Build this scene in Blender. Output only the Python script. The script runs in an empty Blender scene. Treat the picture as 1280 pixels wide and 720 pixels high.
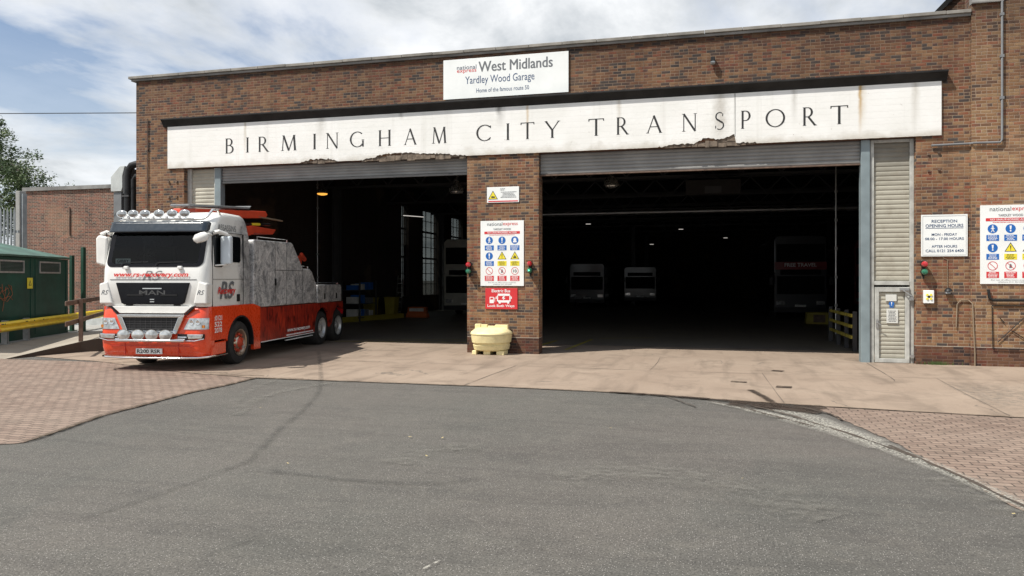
import bpy, math, random
from mathutils import Vector, Matrix
PI = math.pi
R = math.radians
random.seed(7)
scn = bpy.context.scene
CLX, CLY, EXPO = 0.4, 0.7, 0.22
COL = scn.collection

# ------------------------------------------------------------------ materials
MAT = {}
def _nt(name):
    m = bpy.data.materials.new(name); m.use_nodes = True
    nt = m.node_tree; nt.nodes.clear()
    out = nt.nodes.new('ShaderNodeOutputMaterial')
    p = nt.nodes.new('ShaderNodeBsdfPrincipled')
    nt.links.new(p.outputs[0], out.inputs[0])
    MAT[name] = m
    return m, nt, p, out
def N(nt, typ, **kw):
    n = nt.nodes.new(typ)
    for k, v in kw.items(): setattr(n, k, v)
    return n
def L(nt, a, b): nt.links.new(a, b)
def setin(nt, sock, v):
    if hasattr(v, 'is_output'): L(nt, v, sock)
    else: sock.default_value = v
def mth(nt, op, a, b=None, c=None, clamp=False):
    n = N(nt, 'ShaderNodeMath', operation=op); n.use_clamp = clamp
    setin(nt, n.inputs[0], a)
    if b is not None: setin(nt, n.inputs[1], b)
    if c is not None: setin(nt, n.inputs[2], c)
    return n.outputs[0]
def c4(c): return (c[0], c[1], c[2], 1.0)
def mixc(nt, f, a, b, blend='MIX'):
    n = N(nt, 'ShaderNodeMix', data_type='RGBA', blend_type=blend)
    setin(nt, n.inputs[0], f)
    for s, v in ((n.inputs[6], a), (n.inputs[7], b)):
        if isinstance(v, tuple): s.default_value = c4(v)
        else: L(nt, v, s)
    return n.outputs[2]
def noise(nt, vec, scale, detail=4, rough=.55, dist=0.0):
    n = N(nt, 'ShaderNodeTexNoise')
    n.inputs['Scale'].default_value = scale; n.inputs['Detail'].default_value = detail
    n.inputs['Roughness'].default_value = rough; n.inputs['Distortion'].default_value = dist
    if vec is not None: L(nt, vec, n.inputs['Vector'])
    return n.outputs[0]
def ramp(nt, f, stops, interp='LINEAR'):
    n = N(nt, 'ShaderNodeValToRGB'); cr = n.color_ramp; cr.interpolation = interp
    while len(cr.elements) < len(stops): cr.elements.new(.5)
    for e, (p, c) in zip(cr.elements, stops):
        e.position = p; e.color = c4(c) if isinstance(c, tuple) else (c, c, c, 1)
    setin(nt, n.inputs[0], f)
    return n.outputs[0]
def objco(nt): return N(nt, 'ShaderNodeTexCoord').outputs['Object']
def geopos(nt): return N(nt, 'ShaderNodeNewGeometry').outputs['Position']
def bump(nt, p, h, strength=.3, dist=.01):
    b = N(nt, 'ShaderNodeBump'); b.inputs['Strength'].default_value = strength; b.inputs['Distance'].default_value = dist
    L(nt, h, b.inputs['Height']); L(nt, b.outputs[0], p.inputs['Normal'])

def plain(name, c, rough=.5, metal=0., var=.15, scale=3., coat=0., spec=.5, bmp=0., bscale=60., emit=None, es=0., alpha=1.):
    """paint or metal with uneven tone and slight surface wear"""
    m, nt, p, out = _nt(name)
    co = objco(nt)
    n1 = noise(nt, co, scale, 6)
    f = ramp(nt, n1, [(.3, 0.), (.7, 1.)])
    d = tuple(x*(1-var) for x in c); u = tuple(min(1, x*(1+var)) for x in c)
    L(nt, mixc(nt, f, d, u), p.inputs['Base Color'])
    p.inputs['Metallic'].default_value = metal; p.inputs['Specular IOR Level'].default_value = spec
    n2 = noise(nt, co, scale*5, 4)
    L(nt, mth(nt, 'ADD', mth(nt, 'MULTIPLY', n2, .2), rough-.1, clamp=True), p.inputs['Roughness'])
    if coat: p.inputs['Coat Weight'].default_value = coat; p.inputs['Coat Roughness'].default_value = .08
    if bmp: bump(nt, p, noise(nt, co, bscale, 5), bmp, .005)
    if emit:
        p.inputs['Emission Color'].default_value = c4(emit); p.inputs['Emission Strength'].default_value = es
    return m

def brick_mat(name, cols, mortar, bw=.225, bh=.0755, mw=.010, dark_low=False, stain=.5, english=True, bumps=.6):
    m, nt, p, out = _nt(name)
    uv = N(nt, 'ShaderNodeUVMap').outputs[0]
    sx = N(nt, 'ShaderNodeSeparateXYZ'); L(nt, uv, sx.inputs[0])
    u, v = sx.outputs[0], sx.outputs[1]
    wob = noise(nt, uv, 3.0, 2)
    v2 = mth(nt, 'ADD', v, mth(nt, 'MULTIPLY', wob, .006))
    r_ = mth(nt, 'DIVIDE', v2, bh); row = mth(nt, 'FLOOR', r_); fr = mth(nt, 'FRACT', r_)
    if english:   # every fourth course is headers
        hd = mth(nt, 'LESS_THAN', mth(nt, 'MODULO', mth(nt, 'ADD', row, 400.), 4.), .5)
        wid = mth(nt, 'SUBTRACT', bw, mth(nt, 'MULTIPLY', hd, bw*.5))
    else: wid = bw
    wn = N(nt, 'ShaderNodeTexWhiteNoise', noise_dimensions='1D'); L(nt, row, wn.inputs['W'])
    off = mth(nt, 'ADD', mth(nt, 'MULTIPLY', row, .5), mth(nt, 'MULTIPLY', wn.outputs[0], .12))
    c_ = mth(nt, 'ADD', mth(nt, 'DIVIDE', u, wid), off)
    colm = mth(nt, 'FLOOR', c_); fc = mth(nt, 'FRACT', c_)
    cell = N(nt, 'ShaderNodeCombineXYZ'); L(nt, colm, cell.inputs[0]); L(nt, row, cell.inputs[1])
    w2 = N(nt, 'ShaderNodeTexWhiteNoise', noise_dimensions='2D'); L(nt, cell.outputs[0], w2.inputs['Vector'])
    n = len(cols)
    clump = noise(nt, uv, 1.1, 4)
    rnd = mth(nt, 'ADD', mth(nt, 'MULTIPLY', w2.outputs[0], .82), mth(nt, 'MULTIPLY', mth(nt, 'SUBTRACT', clump, .42), 1.1), clamp=True)
    base = ramp(nt, rnd, [(i/(n-1), c) for i, c in enumerate(cols)])
    # within-brick tone
    grain = noise(nt, uv, 26., 5, .7)
    base = mixc(nt, .55, base, ramp(nt, grain, [(.25, .35), (.75, 1.0)]), 'MULTIPLY')
    base = mixc(nt, .5, base, ramp(nt, noise(nt, uv, 4.5, 3), [(.3, .66), (.7, 1.)]), 'MULTIPLY')
    # mortar mask
    du = mth(nt, 'MULTIPLY', mth(nt, 'MINIMUM', fc, mth(nt, 'SUBTRACT', 1., fc)), wid)
    dv = mth(nt, 'MULTIPLY', mth(nt, 'MINIMUM', fr, mth(nt, 'SUBTRACT', 1., fr)), bh)
    dd = mth(nt, 'ADD', mth(nt, 'MINIMUM', du, dv), mth(nt, 'MULTIPLY', mth(nt, 'SUBTRACT', noise(nt, uv, 45., 3), .5), .004))
    mk = N(nt, 'ShaderNodeMapRange'); L(nt, dd, mk.inputs[0])
    mk.inputs[1].default_value = mw*.2; mk.inputs[2].default_value = mw*.95
    patch = ramp(nt, noise(nt, uv, .9, 5), [(.44, .3), (.60, 1.)])
    mor = mixc(nt, patch, tuple(x*.55 for x in mortar), mortar)
    col = mixc(nt, mk.outputs[0], mor, base)
    # weathering
    st = ramp(nt, noise(nt, uv, .45, 6, .6), [(.35, 0.), (.68, 1.)])
    col = mixc(nt, mth(nt, 'MULTIPLY', st, stain), col, mixc(nt, 1., col, (.50, .47, .46), 'MULTIPLY'))
    mp = N(nt, 'ShaderNodeMapping'); mp.inputs['Scale'].default_value = (5, .35, 1); L(nt, uv, mp.inputs[0])
    stk = ramp(nt, noise(nt, mp.outputs[0], 1., 4), [(.55, 0.), (.8, .5)])
    col = mixc(nt, stk, col, mixc(nt, 1., col, (.6, .57, .55), 'MULTIPLY'))
    rep = ramp(nt, noise(nt, uv, .33, 3, .5), [(.60, 0.), (.63, 1.)])
    col = mixc(nt, mth(nt, 'MULTIPLY', rep, .30), col, mixc(nt, .5, col, (.40, .26, .15)))
    mp2 = N(nt, 'ShaderNodeMapping'); mp2.inputs['Scale'].default_value = (2.2, .12, 1); L(nt, uv, mp2.inputs[0])
    sk2 = ramp(nt, noise(nt, mp2.outputs[0], 1., 6, .6), [(.50, 0.), (.72, .75)])
    col = mixc(nt, sk2, col, mixc(nt, 1., col, (.55, .52, .52), 'MULTIPLY'))
    if dark_low:
        ct = N(nt, 'ShaderNodeMapRange'); L(nt, mth(nt, 'ADD', v2, mth(nt, 'MULTIPLY', noise(nt, mp.outputs[0], 1.4, 5), .9)), ct.inputs[0]); ct.inputs[1].default_value = 7.9; ct.inputs[2].default_value = 8.7
        col = mixc(nt, mth(nt, 'MULTIPLY', ct.outputs[0], .7), col, mixc(nt, 1., col, (.42, .41, .42), 'MULTIPLY'))
        lo = mth(nt, 'LESS_THAN', v2, bh*6)
        col = mixc(nt, lo, col, mixc(nt, 1., col, (.50, .42, .44), 'MULTIPLY'))
        ln = mth(nt, 'LESS_THAN', mth(nt, 'ABSOLUTE', mth(nt, 'SUBTRACT', v2, bh*6)), .009)
        col = mixc(nt, mth(nt, 'MULTIPLY', ln, .8), col, (.42, .36, .29))
        up = N(nt, 'ShaderNodeMapRange'); L(nt, v2, up.inputs[0]); up.inputs[1].default_value = 5.2; up.inputs[2].default_value = 7.2
        col = mixc(nt, mth(nt, 'MULTIPLY', up.outputs[0], .75), col, mixc(nt, 1., col, (.66, .62, .62), 'MULTIPLY'))
    L(nt, col, p.inputs['Base Color']); p.inputs['Roughness'].default_value = .9
    hgt = mth(nt, 'ADD', mk.outputs[0], mth(nt, 'MULTIPLY', grain, .5))
    bump(nt, p, hgt, bumps, .008)
    return m

BR = [(0.075, 0.058, 0.052), (0.100, 0.078, 0.066), (0.180, 0.080, 0.045), (0.246, 0.117, 0.058), (0.290, 0.148, 0.072), (0.370, 0.218, 0.110), (0.317, 0.104, 0.052), (0.090, 0.066, 0.058)]
brick_mat('brick', BR, (.35, .26, .175), dark_low=True, stain=.5)
brick_mat('brick_warm', [(0.100, 0.072, 0.058), (0.194, 0.104, 0.058), (0.317, 0.163, 0.078), (0.361, 0.208, 0.100), (0.414, 0.267, 0.140), (0.352, 0.129, 0.065), (0.140, 0.095, 0.072)], (.42, .32, .23), dark_low=True, stain=.35)
brick_mat('brick_red', [(.06, .038, .032), (.12, .055, .04), (.20, .075, .048), (.28, .10, .06), (.18, .075, .052), (.11, .08, .062)], (.52, .43, .33), bw=.225, stain=.5)
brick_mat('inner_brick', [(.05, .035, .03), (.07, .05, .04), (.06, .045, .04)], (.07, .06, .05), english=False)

def asphalt():
    m, nt, p, out = _nt('asphalt'); co = geopos(nt)
    big = ramp(nt, noise(nt, co, .22, 6, .6), [(.3, 0.), (.7, 1.)])
    col = mixc(nt, big, (.100, .098, .086), (.138, .125, .110))
    b2 = ramp(nt, noise(nt, co, .09, 4, .6, .8), [(.42, 0.), (.6, 1.)])
    col = mixc(nt, mth(nt, 'MULTIPLY', b2, .5), col, (.118, .103, .092))
    mp = N(nt, 'ShaderNodeMapping'); mp.inputs['Rotation'].default_value = (0, 0, .5); mp.inputs['Scale'].default_value = (.6, 2.2, 1); L(nt, co, mp.inputs[0])
    sw = ramp(nt, noise(nt, mp.outputs[0], .8, 6, .65, 1.2), [(.45, 0.), (.75, 1.)])
    col = mixc(nt, mth(nt, 'MULTIPLY', sw, .35), col, (.135, .130, .115))
    dk = ramp(nt, noise(nt, co, 1.3, 7, .7), [(.55, 0.), (.75, 1.)])
    col = mixc(nt, mth(nt, 'MULTIPLY', dk, .45), col, (.062, .060, .056))
    sp = noise(nt, co, 55., 4, .8)
    md = noise(nt, co, 14., 5, .7)
    col = mixc(nt, .55, col, ramp(nt, md, [(.32, .62), (.62, 1.)]), 'MULTIPLY')
    wv = N(nt, 'ShaderNodeMapping'); wv.inputs['Rotation'].default_value = (0, 0, -.35); wv.inputs['Scale'].default_value = (.25, 1.6, 1); L(nt, co, wv.inputs[0])
    tr = ramp(nt, noise(nt, wv.outputs[0], .9, 7, .7, 1.5), [(.50, 0.), (.60, .55), (.64, .1), (.75, .6)])
    col = mixc(nt, tr, col, mixc(nt, 1., col, (.70, .70, .71), 'MULTIPLY'))
    pt = ramp(nt, noise(nt, co, .16, 3, .5, .4), [(.50, 0.), (.515, 1.)])
    col = mixc(nt, mth(nt, 'MULTIPLY', pt, .5), col, mixc(nt, 1., col, (.82, .85, .86), 'MULTIPLY'))
    pale_mottle = ramp(nt, noise(nt, co, 3.2, 6, .7, 1.), [(.50, 0.), (.72, .5)])  # random paler mottling in the asphalt
    col = mixc(nt, pale_mottle, col, (.15, .138, .118))
    col = mixc(nt, .7, col, ramp(nt, sp, [(.38, .12), (.5, .92), (.60, 1.25)]), 'MULTIPLY')
    vo = N(nt, 'ShaderNodeTexVoronoi'); vo.inputs['Scale'].default_value = 55.; L(nt, co, vo.inputs['Vector'])
    gr = mth(nt, 'LESS_THAN', vo.outputs['Distance'], .22)
    sel = mth(nt, 'GREATER_THAN', N2(nt, vo.outputs['Color']), .55)
    col = mixc(nt, mth(nt, 'MULTIPLY', mth(nt, 'MULTIPLY', gr, sel), .7), col, (.42, .40, .37))
    L(nt, col, p.inputs['Base Color']); p.inputs['Roughness'].default_value = .88
    bump(nt, p, mth(nt, 'ADD', sp, mth(nt, 'MULTIPLY', noise(nt, co, 6., 5), .6)), .55, .012)
def N2(nt, c):
    s = N(nt, 'ShaderNodeSeparateColor'); L(nt, c, s.inputs[0]); return s.outputs[0]
asphalt()

def concrete(name, a, b, dirt, crack=True, rough=.85, dirtamt=.5):
    m, nt, p, out = _nt(name); co = geopos(nt)
    col = mixc(nt, ramp(nt, noise(nt, co, .5, 6, .6), [(.3, 0.), (.7, 1.)]), a, b)
    d = ramp(nt, noise(nt, co, 1.1, 7, .68, .6), [(.5, 0.), (.78, 1.)])
    col = mixc(nt, mth(nt, 'MULTIPLY', d, dirtamt), col, dirt)
    mp = N(nt, 'ShaderNodeMapping'); mp.inputs['Scale'].default_value = (2.4, .35, 1); mp.inputs['Rotation'].default_value = (0, 0, .15); L(nt, co, mp.inputs[0])
    tr = ramp(nt, noise(nt, mp.outputs[0], 1., 4), [(.52, 0.), (.72, 1.)])
    col = mixc(nt, mth(nt, 'MULTIPLY', tr, dirtamt*.7), col, tuple(x*1.1 for x in dirt))
    g = noise(nt, co, 60., 4, .7)
    col = mixc(nt, .5, col, ramp(nt, g, [(.3, .62), (.6, 1.)]), 'MULTIPLY')
    if crack:
        vo = N(nt, 'ShaderNodeTexVoronoi', feature='DISTANCE_TO_EDGE'); vo.inputs['Scale'].default_value = .33
        wv = N(nt, 'ShaderNodeVectorMath', operation='ADD'); L(nt, co, wv.inputs[0])
        nn = N(nt, 'ShaderNodeTexNoise'); nn.inputs['Scale'].default_value = 2.; nn.inputs['Detail'].default_value = 6; L(nt, co, nn.inputs['Vector'])
        sc = N(nt, 'ShaderNodeVectorMath', operation='SCALE'); L(nt, nn.outputs[1], sc.inputs[0]); sc.inputs['Scale'].default_value = .5
        L(nt, sc.outputs[0], wv.inputs[1]); L(nt, wv.outputs[0], vo.inputs['Vector'])
        ck = mth(nt, 'LESS_THAN', vo.outputs['Distance'], .004)
        keep = mth(nt, 'GREATER_THAN', noise(nt, co, .4, 2), .56)
        col = mixc(nt, mth(nt, 'MULTIPLY', mth(nt, 'MULTIPLY', ck, keep), .6), col, (.10, .085, .07))
    L(nt, col, p.inputs['Base Color']); p.inputs['Roughness'].default_value = rough
    bump(nt, p, mth(nt, 'ADD', g, noise(nt, co, 4., 5)), .3, .008)
concrete('apron_concrete', (.265, .200, .150), (.345, .270, .207), (.145, .11, .082), dirtamt=.85)
concrete('pavement_concrete', (.29, .255, .205), (.36, .32, .26), (.19, .16, .13), crack=False)
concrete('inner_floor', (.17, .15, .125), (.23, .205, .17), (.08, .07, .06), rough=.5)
concrete('grey_concrete', (.30, .30, .28), (.40, .39, .37), (.17, .16, .15), crack=False)
concrete('aggregate', (.42, .41, .38), (.56, .54, .50), (.20, .19, .17), crack=False, dirtamt=.8)
concrete('dark_soil', (.05, .04, .032), (.075, .055, .04), (.03, .025, .02), crack=False)

def paving():
    m, nt, p, out = _nt('block_paving'); co = geopos(nt)
    wp = N(nt, 'ShaderNodeTexNoise'); wp.inputs['Scale'].default_value = 4.; L(nt, co, wp.inputs['Vector'])
    sc = N(nt, 'ShaderNodeVectorMath', operation='SCALE'); L(nt, wp.outputs[1], sc.inputs[0]); sc.inputs['Scale'].default_value = .06
    ad = N(nt, 'ShaderNodeVectorMath', operation='ADD'); L(nt, co, ad.inputs[0]); L(nt, sc.outputs[0], ad.inputs[1])
    b = N(nt, 'ShaderNodeTexBrick'); L(nt, ad.outputs[0], b.inputs['Vector'])
    b.inputs['Scale'].default_value = 1.; b.inputs['Brick Width'].default_value = .215; b.inputs['Row Height'].default_value = .12
    b.inputs['Mortar Size'].default_value = .010; b.inputs['Mortar Smooth'].default_value = .8
    b.inputs['Color1'].default_value = c4((.19, .132, .102)); b.inputs['Color2'].default_value = c4((.29, .212, .165)); b.inputs['Mortar'].default_value = c4((.07, .052, .040))
    col = mixc(nt, ramp(nt, noise(nt, co, .6, 5), [(.35, 0.), (.7, .5)]), b.outputs[0], (.28, .215, .17))
    col = mixc(nt, mth(nt, 'MULTIPLY', mth(nt, 'MULTIPLY', b.outputs[1], ramp(nt, noise(nt, co, 2.3, 5, .7), [(.35, .15), (.65, 1.)])), .85), col, (.05, .038, .030))
    col = mixc(nt, ramp(nt, noise(nt, co, 1.7, 6, .7), [(.52, 0.), (.8, .7)]), col, (.10, .08, .062))
    g = noise(nt, co, 50., 4)
    col = mixc(nt, .5, col, ramp(nt, g, [(.3, .6), (.65, 1.)]), 'MULTIPLY')
    L(nt, col, p.inputs['Base Color']); p.inputs['Roughness'].default_value = .85
    bump(nt, p, mth(nt, 'SUBTRACT', mth(nt, 'MULTIPLY', g, .3), b.outputs[1]), .7, .02)
paving()

def fascia():
    m, nt, p, out = _nt('fascia_paint'); co = geopos(nt)
    s = N(nt, 'ShaderNodeSeparateXYZ'); L(nt, co, s.inputs[0]); X, Z = s.outputs[0], s.outputs[2]
    col = mixc(nt, ramp(nt, noise(nt, co, 1.3, 6), [(.3, 0.), (.7, 1.)]), (.74, .735, .70), (.82, .815, .79))
    # faint brick courses under the paint
    rr = mth(nt, 'FRACT', mth(nt, 'DIVIDE', Z, .151))
    jt = mth(nt, 'LESS_THAN', rr, .08)
    col = mixc(nt, mth(nt, 'MULTIPLY', jt, .12), col, (.5, .5, .48))
    # small chips and rust spots
    ch = ramp(nt, noise(nt, co, 7., 7, .75), [(.67, 0.), (.70, 1.)])
    col = mixc(nt, mth(nt, 'MULTIPLY', ch, .8), col, (.27, .22, .18))
    lw = N(nt, 'ShaderNodeMapRange'); L(nt, mth(nt, 'SUBTRACT', Z, mth(nt, 'MULTIPLY', noise(nt, co, 2.5, 6), .5)), lw.inputs[0]); lw.inputs[1].default_value = 5.36; lw.inputs[2].default_value = 5.18
    col = mixc(nt, mth(nt, 'MULTIPLY', lw.outputs[0], .55), col, (.42, .38, .31))
    mp = N(nt, 'ShaderNodeMapping'); mp.inputs['Scale'].default_value = (6, 6, .25); L(nt, co, mp.inputs[0])
    stk = ramp(nt, noise(nt, mp.outputs[0], 1., 5), [(.58, 0.), (.8, .6)])
    col = mixc(nt, mth(nt, 'MULTIPLY', stk, .45), col, (.45, .43, .38))
    # rust streak and grime streaks at real places on the beam
    for x0, w, c, amt, ztop, zbot in ((3.70, .055, (.45, .27, .08), .9, 6.70, 5.5), (3.74, .12, (.50, .40, .25), .4, 6.7, 5.45), (-5.35, .10, (.12, .12, .11), .8, 6.72, 6.45), (-5.30, .16, (.35, .34, .32), .45, 6.6, 6.1), (-4.55, .05, (.5, .36, .2), .5, 6.2, 5.8), (.80, .03, (.30, .28, .25), .6, 6.72, 5.4), (-13.2, .06, (.40, .34, .24), .5, 6.7, 5.5), (-10.7, .2, (.42, .40, .36), .5, 6.7, 5.9), (-2.1, .08, (.45, .40, .32), .45, 6.7, 5.5), (2.2, .10, (.42, .40, .36), .5, 6.7, 5.7), (4.9, .12, (.45, .42, .36), .5, 6.7, 5.6), (.45, .25, (.40, .37, .32), .5, 6.0, 5.4), (-8.2, .1, (.28, .27, .25), .6, 6.72, 6.5)):
        dx = mth(nt, 'ABSOLUTE', mth(nt, 'ADD', mth(nt, 'SUBTRACT', X, x0), mth(nt, 'MULTIPLY', mth(nt, 'SUBTRACT', noise(nt, co, 6., 4), .5), w*1.2)))
        a = mth(nt, 'SUBTRACT', 1., mth(nt, 'DIVIDE', dx, w), clamp=True)
        b = N(nt, 'ShaderNodeMapRange'); L(nt, Z, b.inputs[0]); b.inputs[1].default_value = zbot; b.inputs[2].default_value = ztop
        f = mth(nt, 'MULTIPLY', mth(nt, 'MULTIPLY', a, b.outputs[0]), amt*1.4, clamp=True)
        col = mixc(nt, f, col, c)
    L(nt, col, p.inputs['Base Color']); p.inputs['Roughness'].default_value = .7
    bump(nt, p, mth(nt, 'SUBTRACT', noise(nt, co, 14., 5), mth(nt, 'ADD', mth(nt, 'MULTIPLY', jt, .4), ch)), .35, .01)
fascia()

def artwork():
    """grey pencil-like swirling airbrush work on white panels"""
    m, nt, p, out = _nt('engraved_art'); co = objco(nt)
    wv = N(nt, 'ShaderNodeTexNoise'); wv.inputs['Scale'].default_value = 1.1; wv.inputs['Detail'].default_value = 3; L(nt, co, wv.inputs['Vector'])
    sc = N(nt, 'ShaderNodeVectorMath', operation='SCALE'); L(nt, wv.outputs[1], sc.inputs[0]); sc.inputs['Scale'].default_value = 1.6
    ad = N(nt, 'ShaderNodeVectorMath', operation='ADD'); L(nt, co, ad.inputs[0]); L(nt, sc.outputs[0], ad.inputs[1])
    n1 = noise(nt, ad.outputs[0], 3.4, 5, .62, 1.0)
    lines = mth(nt, 'ABSOLUTE', mth(nt, 'SUBTRACT', mth(nt, 'FRACT', mth(nt, 'MULTIPLY', n1, 7.)), .5))
    ln = ramp(nt, lines, [(.03, .02), (.14, 1.)])
    shade = ramp(nt, noise(nt, ad.outputs[0], 3.2, 7, .7, .6), [(.37, (.11, .115, .12)), (.48, (.34, .345, .35)), (.59, (.60, .59, .575))])
    vo = N(nt, 'ShaderNodeTexVoronoi'); vo.inputs['Scale'].default_value = 1.5; L(nt, ad.outputs[0], vo.inputs['Vector'])
    rg = mth(nt, 'ABSOLUTE', mth(nt, 'SUBTRACT', mth(nt, 'FRACT', mth(nt, 'MULTIPLY', vo.outputs['Distance'], 6.)), .5))
    shade = mixc(nt, .30, shade, ramp(nt, rg, [(.03, .10), (.12, 1.)]), 'MULTIPLY')
    col = mixc(nt, .72, shade, ln, 'MULTIPLY')
    fade = ramp(nt, noise(nt, co, .9, 3), [(.3, .0), (.6, .25)])
    col = mixc(nt, fade, col, (.66, .65, .64))
    L(nt, col, p.inputs['Base Color']); p.inputs['Roughness'].default_value = .35; p.inputs['Coat Weight'].default_value = .4
    m2, nt, p, out = _nt('cab_art'); co = objco(nt)
    s = N(nt, 'ShaderNodeSeparateXYZ'); L(nt, co, s.inputs[0])
    wv = N(nt, 'ShaderNodeTexNoise'); wv.inputs['Scale'].default_value = 1.3; wv.inputs['Detail'].default_value = 3; L(nt, co, wv.inputs['Vector'])
    sc = N(nt, 'ShaderNodeVectorMath', operation='SCALE'); L(nt, wv.outputs[1], sc.inputs[0]); sc.inputs['Scale'].default_value = 1.2
    ad = N(nt, 'ShaderNodeVectorMath', operation='ADD'); L(nt, co, ad.inputs[0]); L(nt, sc.outputs[0], ad.inputs[1])
    n1 = noise(nt, ad.outputs[0], 3.4, 5, .6, 1.0)
    lines = mth(nt, 'ABSOLUTE', mth(nt, 'SUBTRACT', mth(nt, 'FRACT', mth(nt, 'MULTIPLY', n1, 8.)), .5))
    art = mixc(nt, .6, ramp(nt, noise(nt, ad.outputs[0], 2., 5), [(.36, (.13, .135, .14)), (.62, (.55, .55, .55))]), ramp(nt, lines, [(.02, 0.), (.2, 1.)]), 'MULTIPLY')
    # art covers the rear of the cab side and the top fairing only
    e = mth(nt, 'ADD', s.outputs[1], mth(nt, 'MULTIPLY', mth(nt, 'SUBTRACT', noise(nt, co, 1.6, 4), .5), 1.0))
    mr = N(nt, 'ShaderNodeMapRange'); L(nt, e, mr.inputs[0]); mr.inputs[1].default_value = 1.32; mr.inputs[2].default_value = 1.72
    mz = N(nt, 'ShaderNodeMapRange'); L(nt, s.outputs[2], mz.inputs[0]); mz.inputs[1].default_value = 3.32; mz.inputs[2].default_value = 3.45; mz.inputs[3].default_value = 1.; mz.inputs[4].default_value = 0.
    col = mixc(nt, mth(nt, 'MULTIPLY', mr.outputs[0], mz.outputs[0]), (.74, .74, .71), art)
    gm = ramp(nt, noise(nt, co, 5., 6), [(.5, 0.), (.9, .35)])
    col = mixc(nt, gm, col, (.5, .48, .44))
    L(nt, col, p.inputs['Base Color']); p.inputs['Roughness'].default_value = .3; p.inputs['Coat Weight'].default_value = .6; p.inputs['Coat Roughness'].default_value = .06
    m3, nt, p, out = _nt('red_art'); co = objco(nt)
    mp = N(nt, 'ShaderNodeMapping'); mp.inputs['Scale'].default_value = (1, 2.2, .7); L(nt, co, mp.inputs[0])
    f = ramp(nt, noise(nt, mp.outputs[0], 2.2, 7, .7, 2.0), [(.38, (.055, .006, .005)), (.5, (.30, .025, .014)), (.68, (.52, .05, .02))])
    L(nt, f, p.inputs['Base Color']); p.inputs['Roughness'].default_value = .3; p.inputs['Coat Weight'].default_value = .5
artwork()

plain('white_paint', (.76, .755, .72), .3, coat=.6, var=.06)
plain('orange_paint', (.74, .060, .012), .28, coat=.8, var=.10)
plain('red_paint', (.55, .035, .02), .35, coat=.5)
plain('crane_red', (.62, .07, .03), .4, coat=.3, var=.12)
plain('chrome', (.80, .80, .79), .12, metal=1., var=.05)
plain('brushed_metal', (.45, .45, .44), .4, metal=.9)
plain('black_gloss', (.004, .004, .006), .10, spec=.25)
plain('black_plastic', (.014, .014, .015), .5, spec=.3)
plain('black_paint', (.014, .0135, .013), .6, var=.6, scale=2., bmp=.4, spec=.3)
plain('rubber', (.022, .021, .020), .8, var=.35, scale=8.)
plain('lamp_glass', (.36, .37, .37), .10, metal=.65, var=.5, scale=14, coat=1.)
plain('headlight_glass', (.50, .52, .52), .08, metal=.5, var=.5, scale=9, coat=1.)
plain('amber_glass', (.55, .18, .02), .15, coat=1.)
plain('mirror_back', (.60, .66, .70), .2, coat=.8, var=.05)
plain('rim_red', (.45, .05, .02), .4)
plain('rim_gold', (.50, .42, .33), .3, metal=.8)
plain('text_red', (.62, .02, .015), .5, var=.02)
plain('text_grey', (.13, .14, .15), .5, var=.02)
plain('text_black', (.018, .018, .018), .6, var=.02)
plain('text_white', (.80, .80, .80), .5, var=.02)
plain('text_blue', (.03, .07, .16), .5, var=.02)
plain('text_navy', (.04, .055, .10), .5, var=.02)
plain('sign_white', (.78, .80, .785), .45, var=.06, scale=1.4)
plain('sign_red', (.58, .03, .035), .45, var=.05)
plain('sign_blue', (.01, .12, .42), .45, var=.05)
plain('sign_yellow', (.78, .66, .04), .45, var=.05)
plain('badge_steel', (.10, .10, .10), .4, metal=.6)
plain('mid_grey', (.22, .225, .23), .5)
plain('plate_white', (.85, .87, .86), .5, var=.02)
plain('grey_edge', (.34, .35, .34), .6)
plain('cap_lead', (.19, .185, .175), .8, var=.4, scale=1.5, bmp=.4)
plain('coping', (.24, .225, .20), .9, var=.35, scale=2., bmp=.5)
plain('shutter_grey', (.24, .235, .225), .5, var=.25, scale=1.2)
plain('shutter_cream', (.38, .36, .295), .55, var=.2, scale=1.6)
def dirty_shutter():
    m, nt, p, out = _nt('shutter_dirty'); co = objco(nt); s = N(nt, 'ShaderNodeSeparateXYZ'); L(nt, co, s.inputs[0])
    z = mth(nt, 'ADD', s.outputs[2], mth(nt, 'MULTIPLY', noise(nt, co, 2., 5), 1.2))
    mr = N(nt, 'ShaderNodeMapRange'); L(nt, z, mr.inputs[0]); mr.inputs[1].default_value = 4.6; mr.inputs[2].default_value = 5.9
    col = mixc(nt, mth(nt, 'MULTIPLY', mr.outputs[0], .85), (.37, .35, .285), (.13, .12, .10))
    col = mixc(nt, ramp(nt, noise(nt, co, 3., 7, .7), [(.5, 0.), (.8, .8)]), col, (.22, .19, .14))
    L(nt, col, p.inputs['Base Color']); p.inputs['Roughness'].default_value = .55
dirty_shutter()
plain('frame_blue', (.19, .235, .25), .5, var=.15)
plain('frame_grey', (.42, .42, .39), .5, var=.25, scale=5.)
plain('yellow_plastic', (.76, .66, .36), .6, var=.14, scale=6., bmp=.25, bscale=30.)
plain('yellow_rail', (.90, .62, .012), .4, var=.16, scale=4.)
plain('orange_rail', (.80, .34, .01), .4, var=.1)
plain('galvanised', (.42, .43, .42), .45, metal=.5, var=.2, scale=6.)
plain('fence_grey', (.25, .27, .28), .6, var=.2)
plain('dark_green', (.006, .060, .042), .5, var=.35, scale=.9, spec=.3)
plain('alloy', (.62, .62, .60), .35, metal=.55, var=.15)
plain('roof_green', (.06, .135, .10), .5, var=.45, scale=1.6)
plain('post_green', (.008, .05, .028), .5)
plain('rust_brown', (.13, .085, .062), .75, var=.4, scale=6., bmp=.3)
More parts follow.
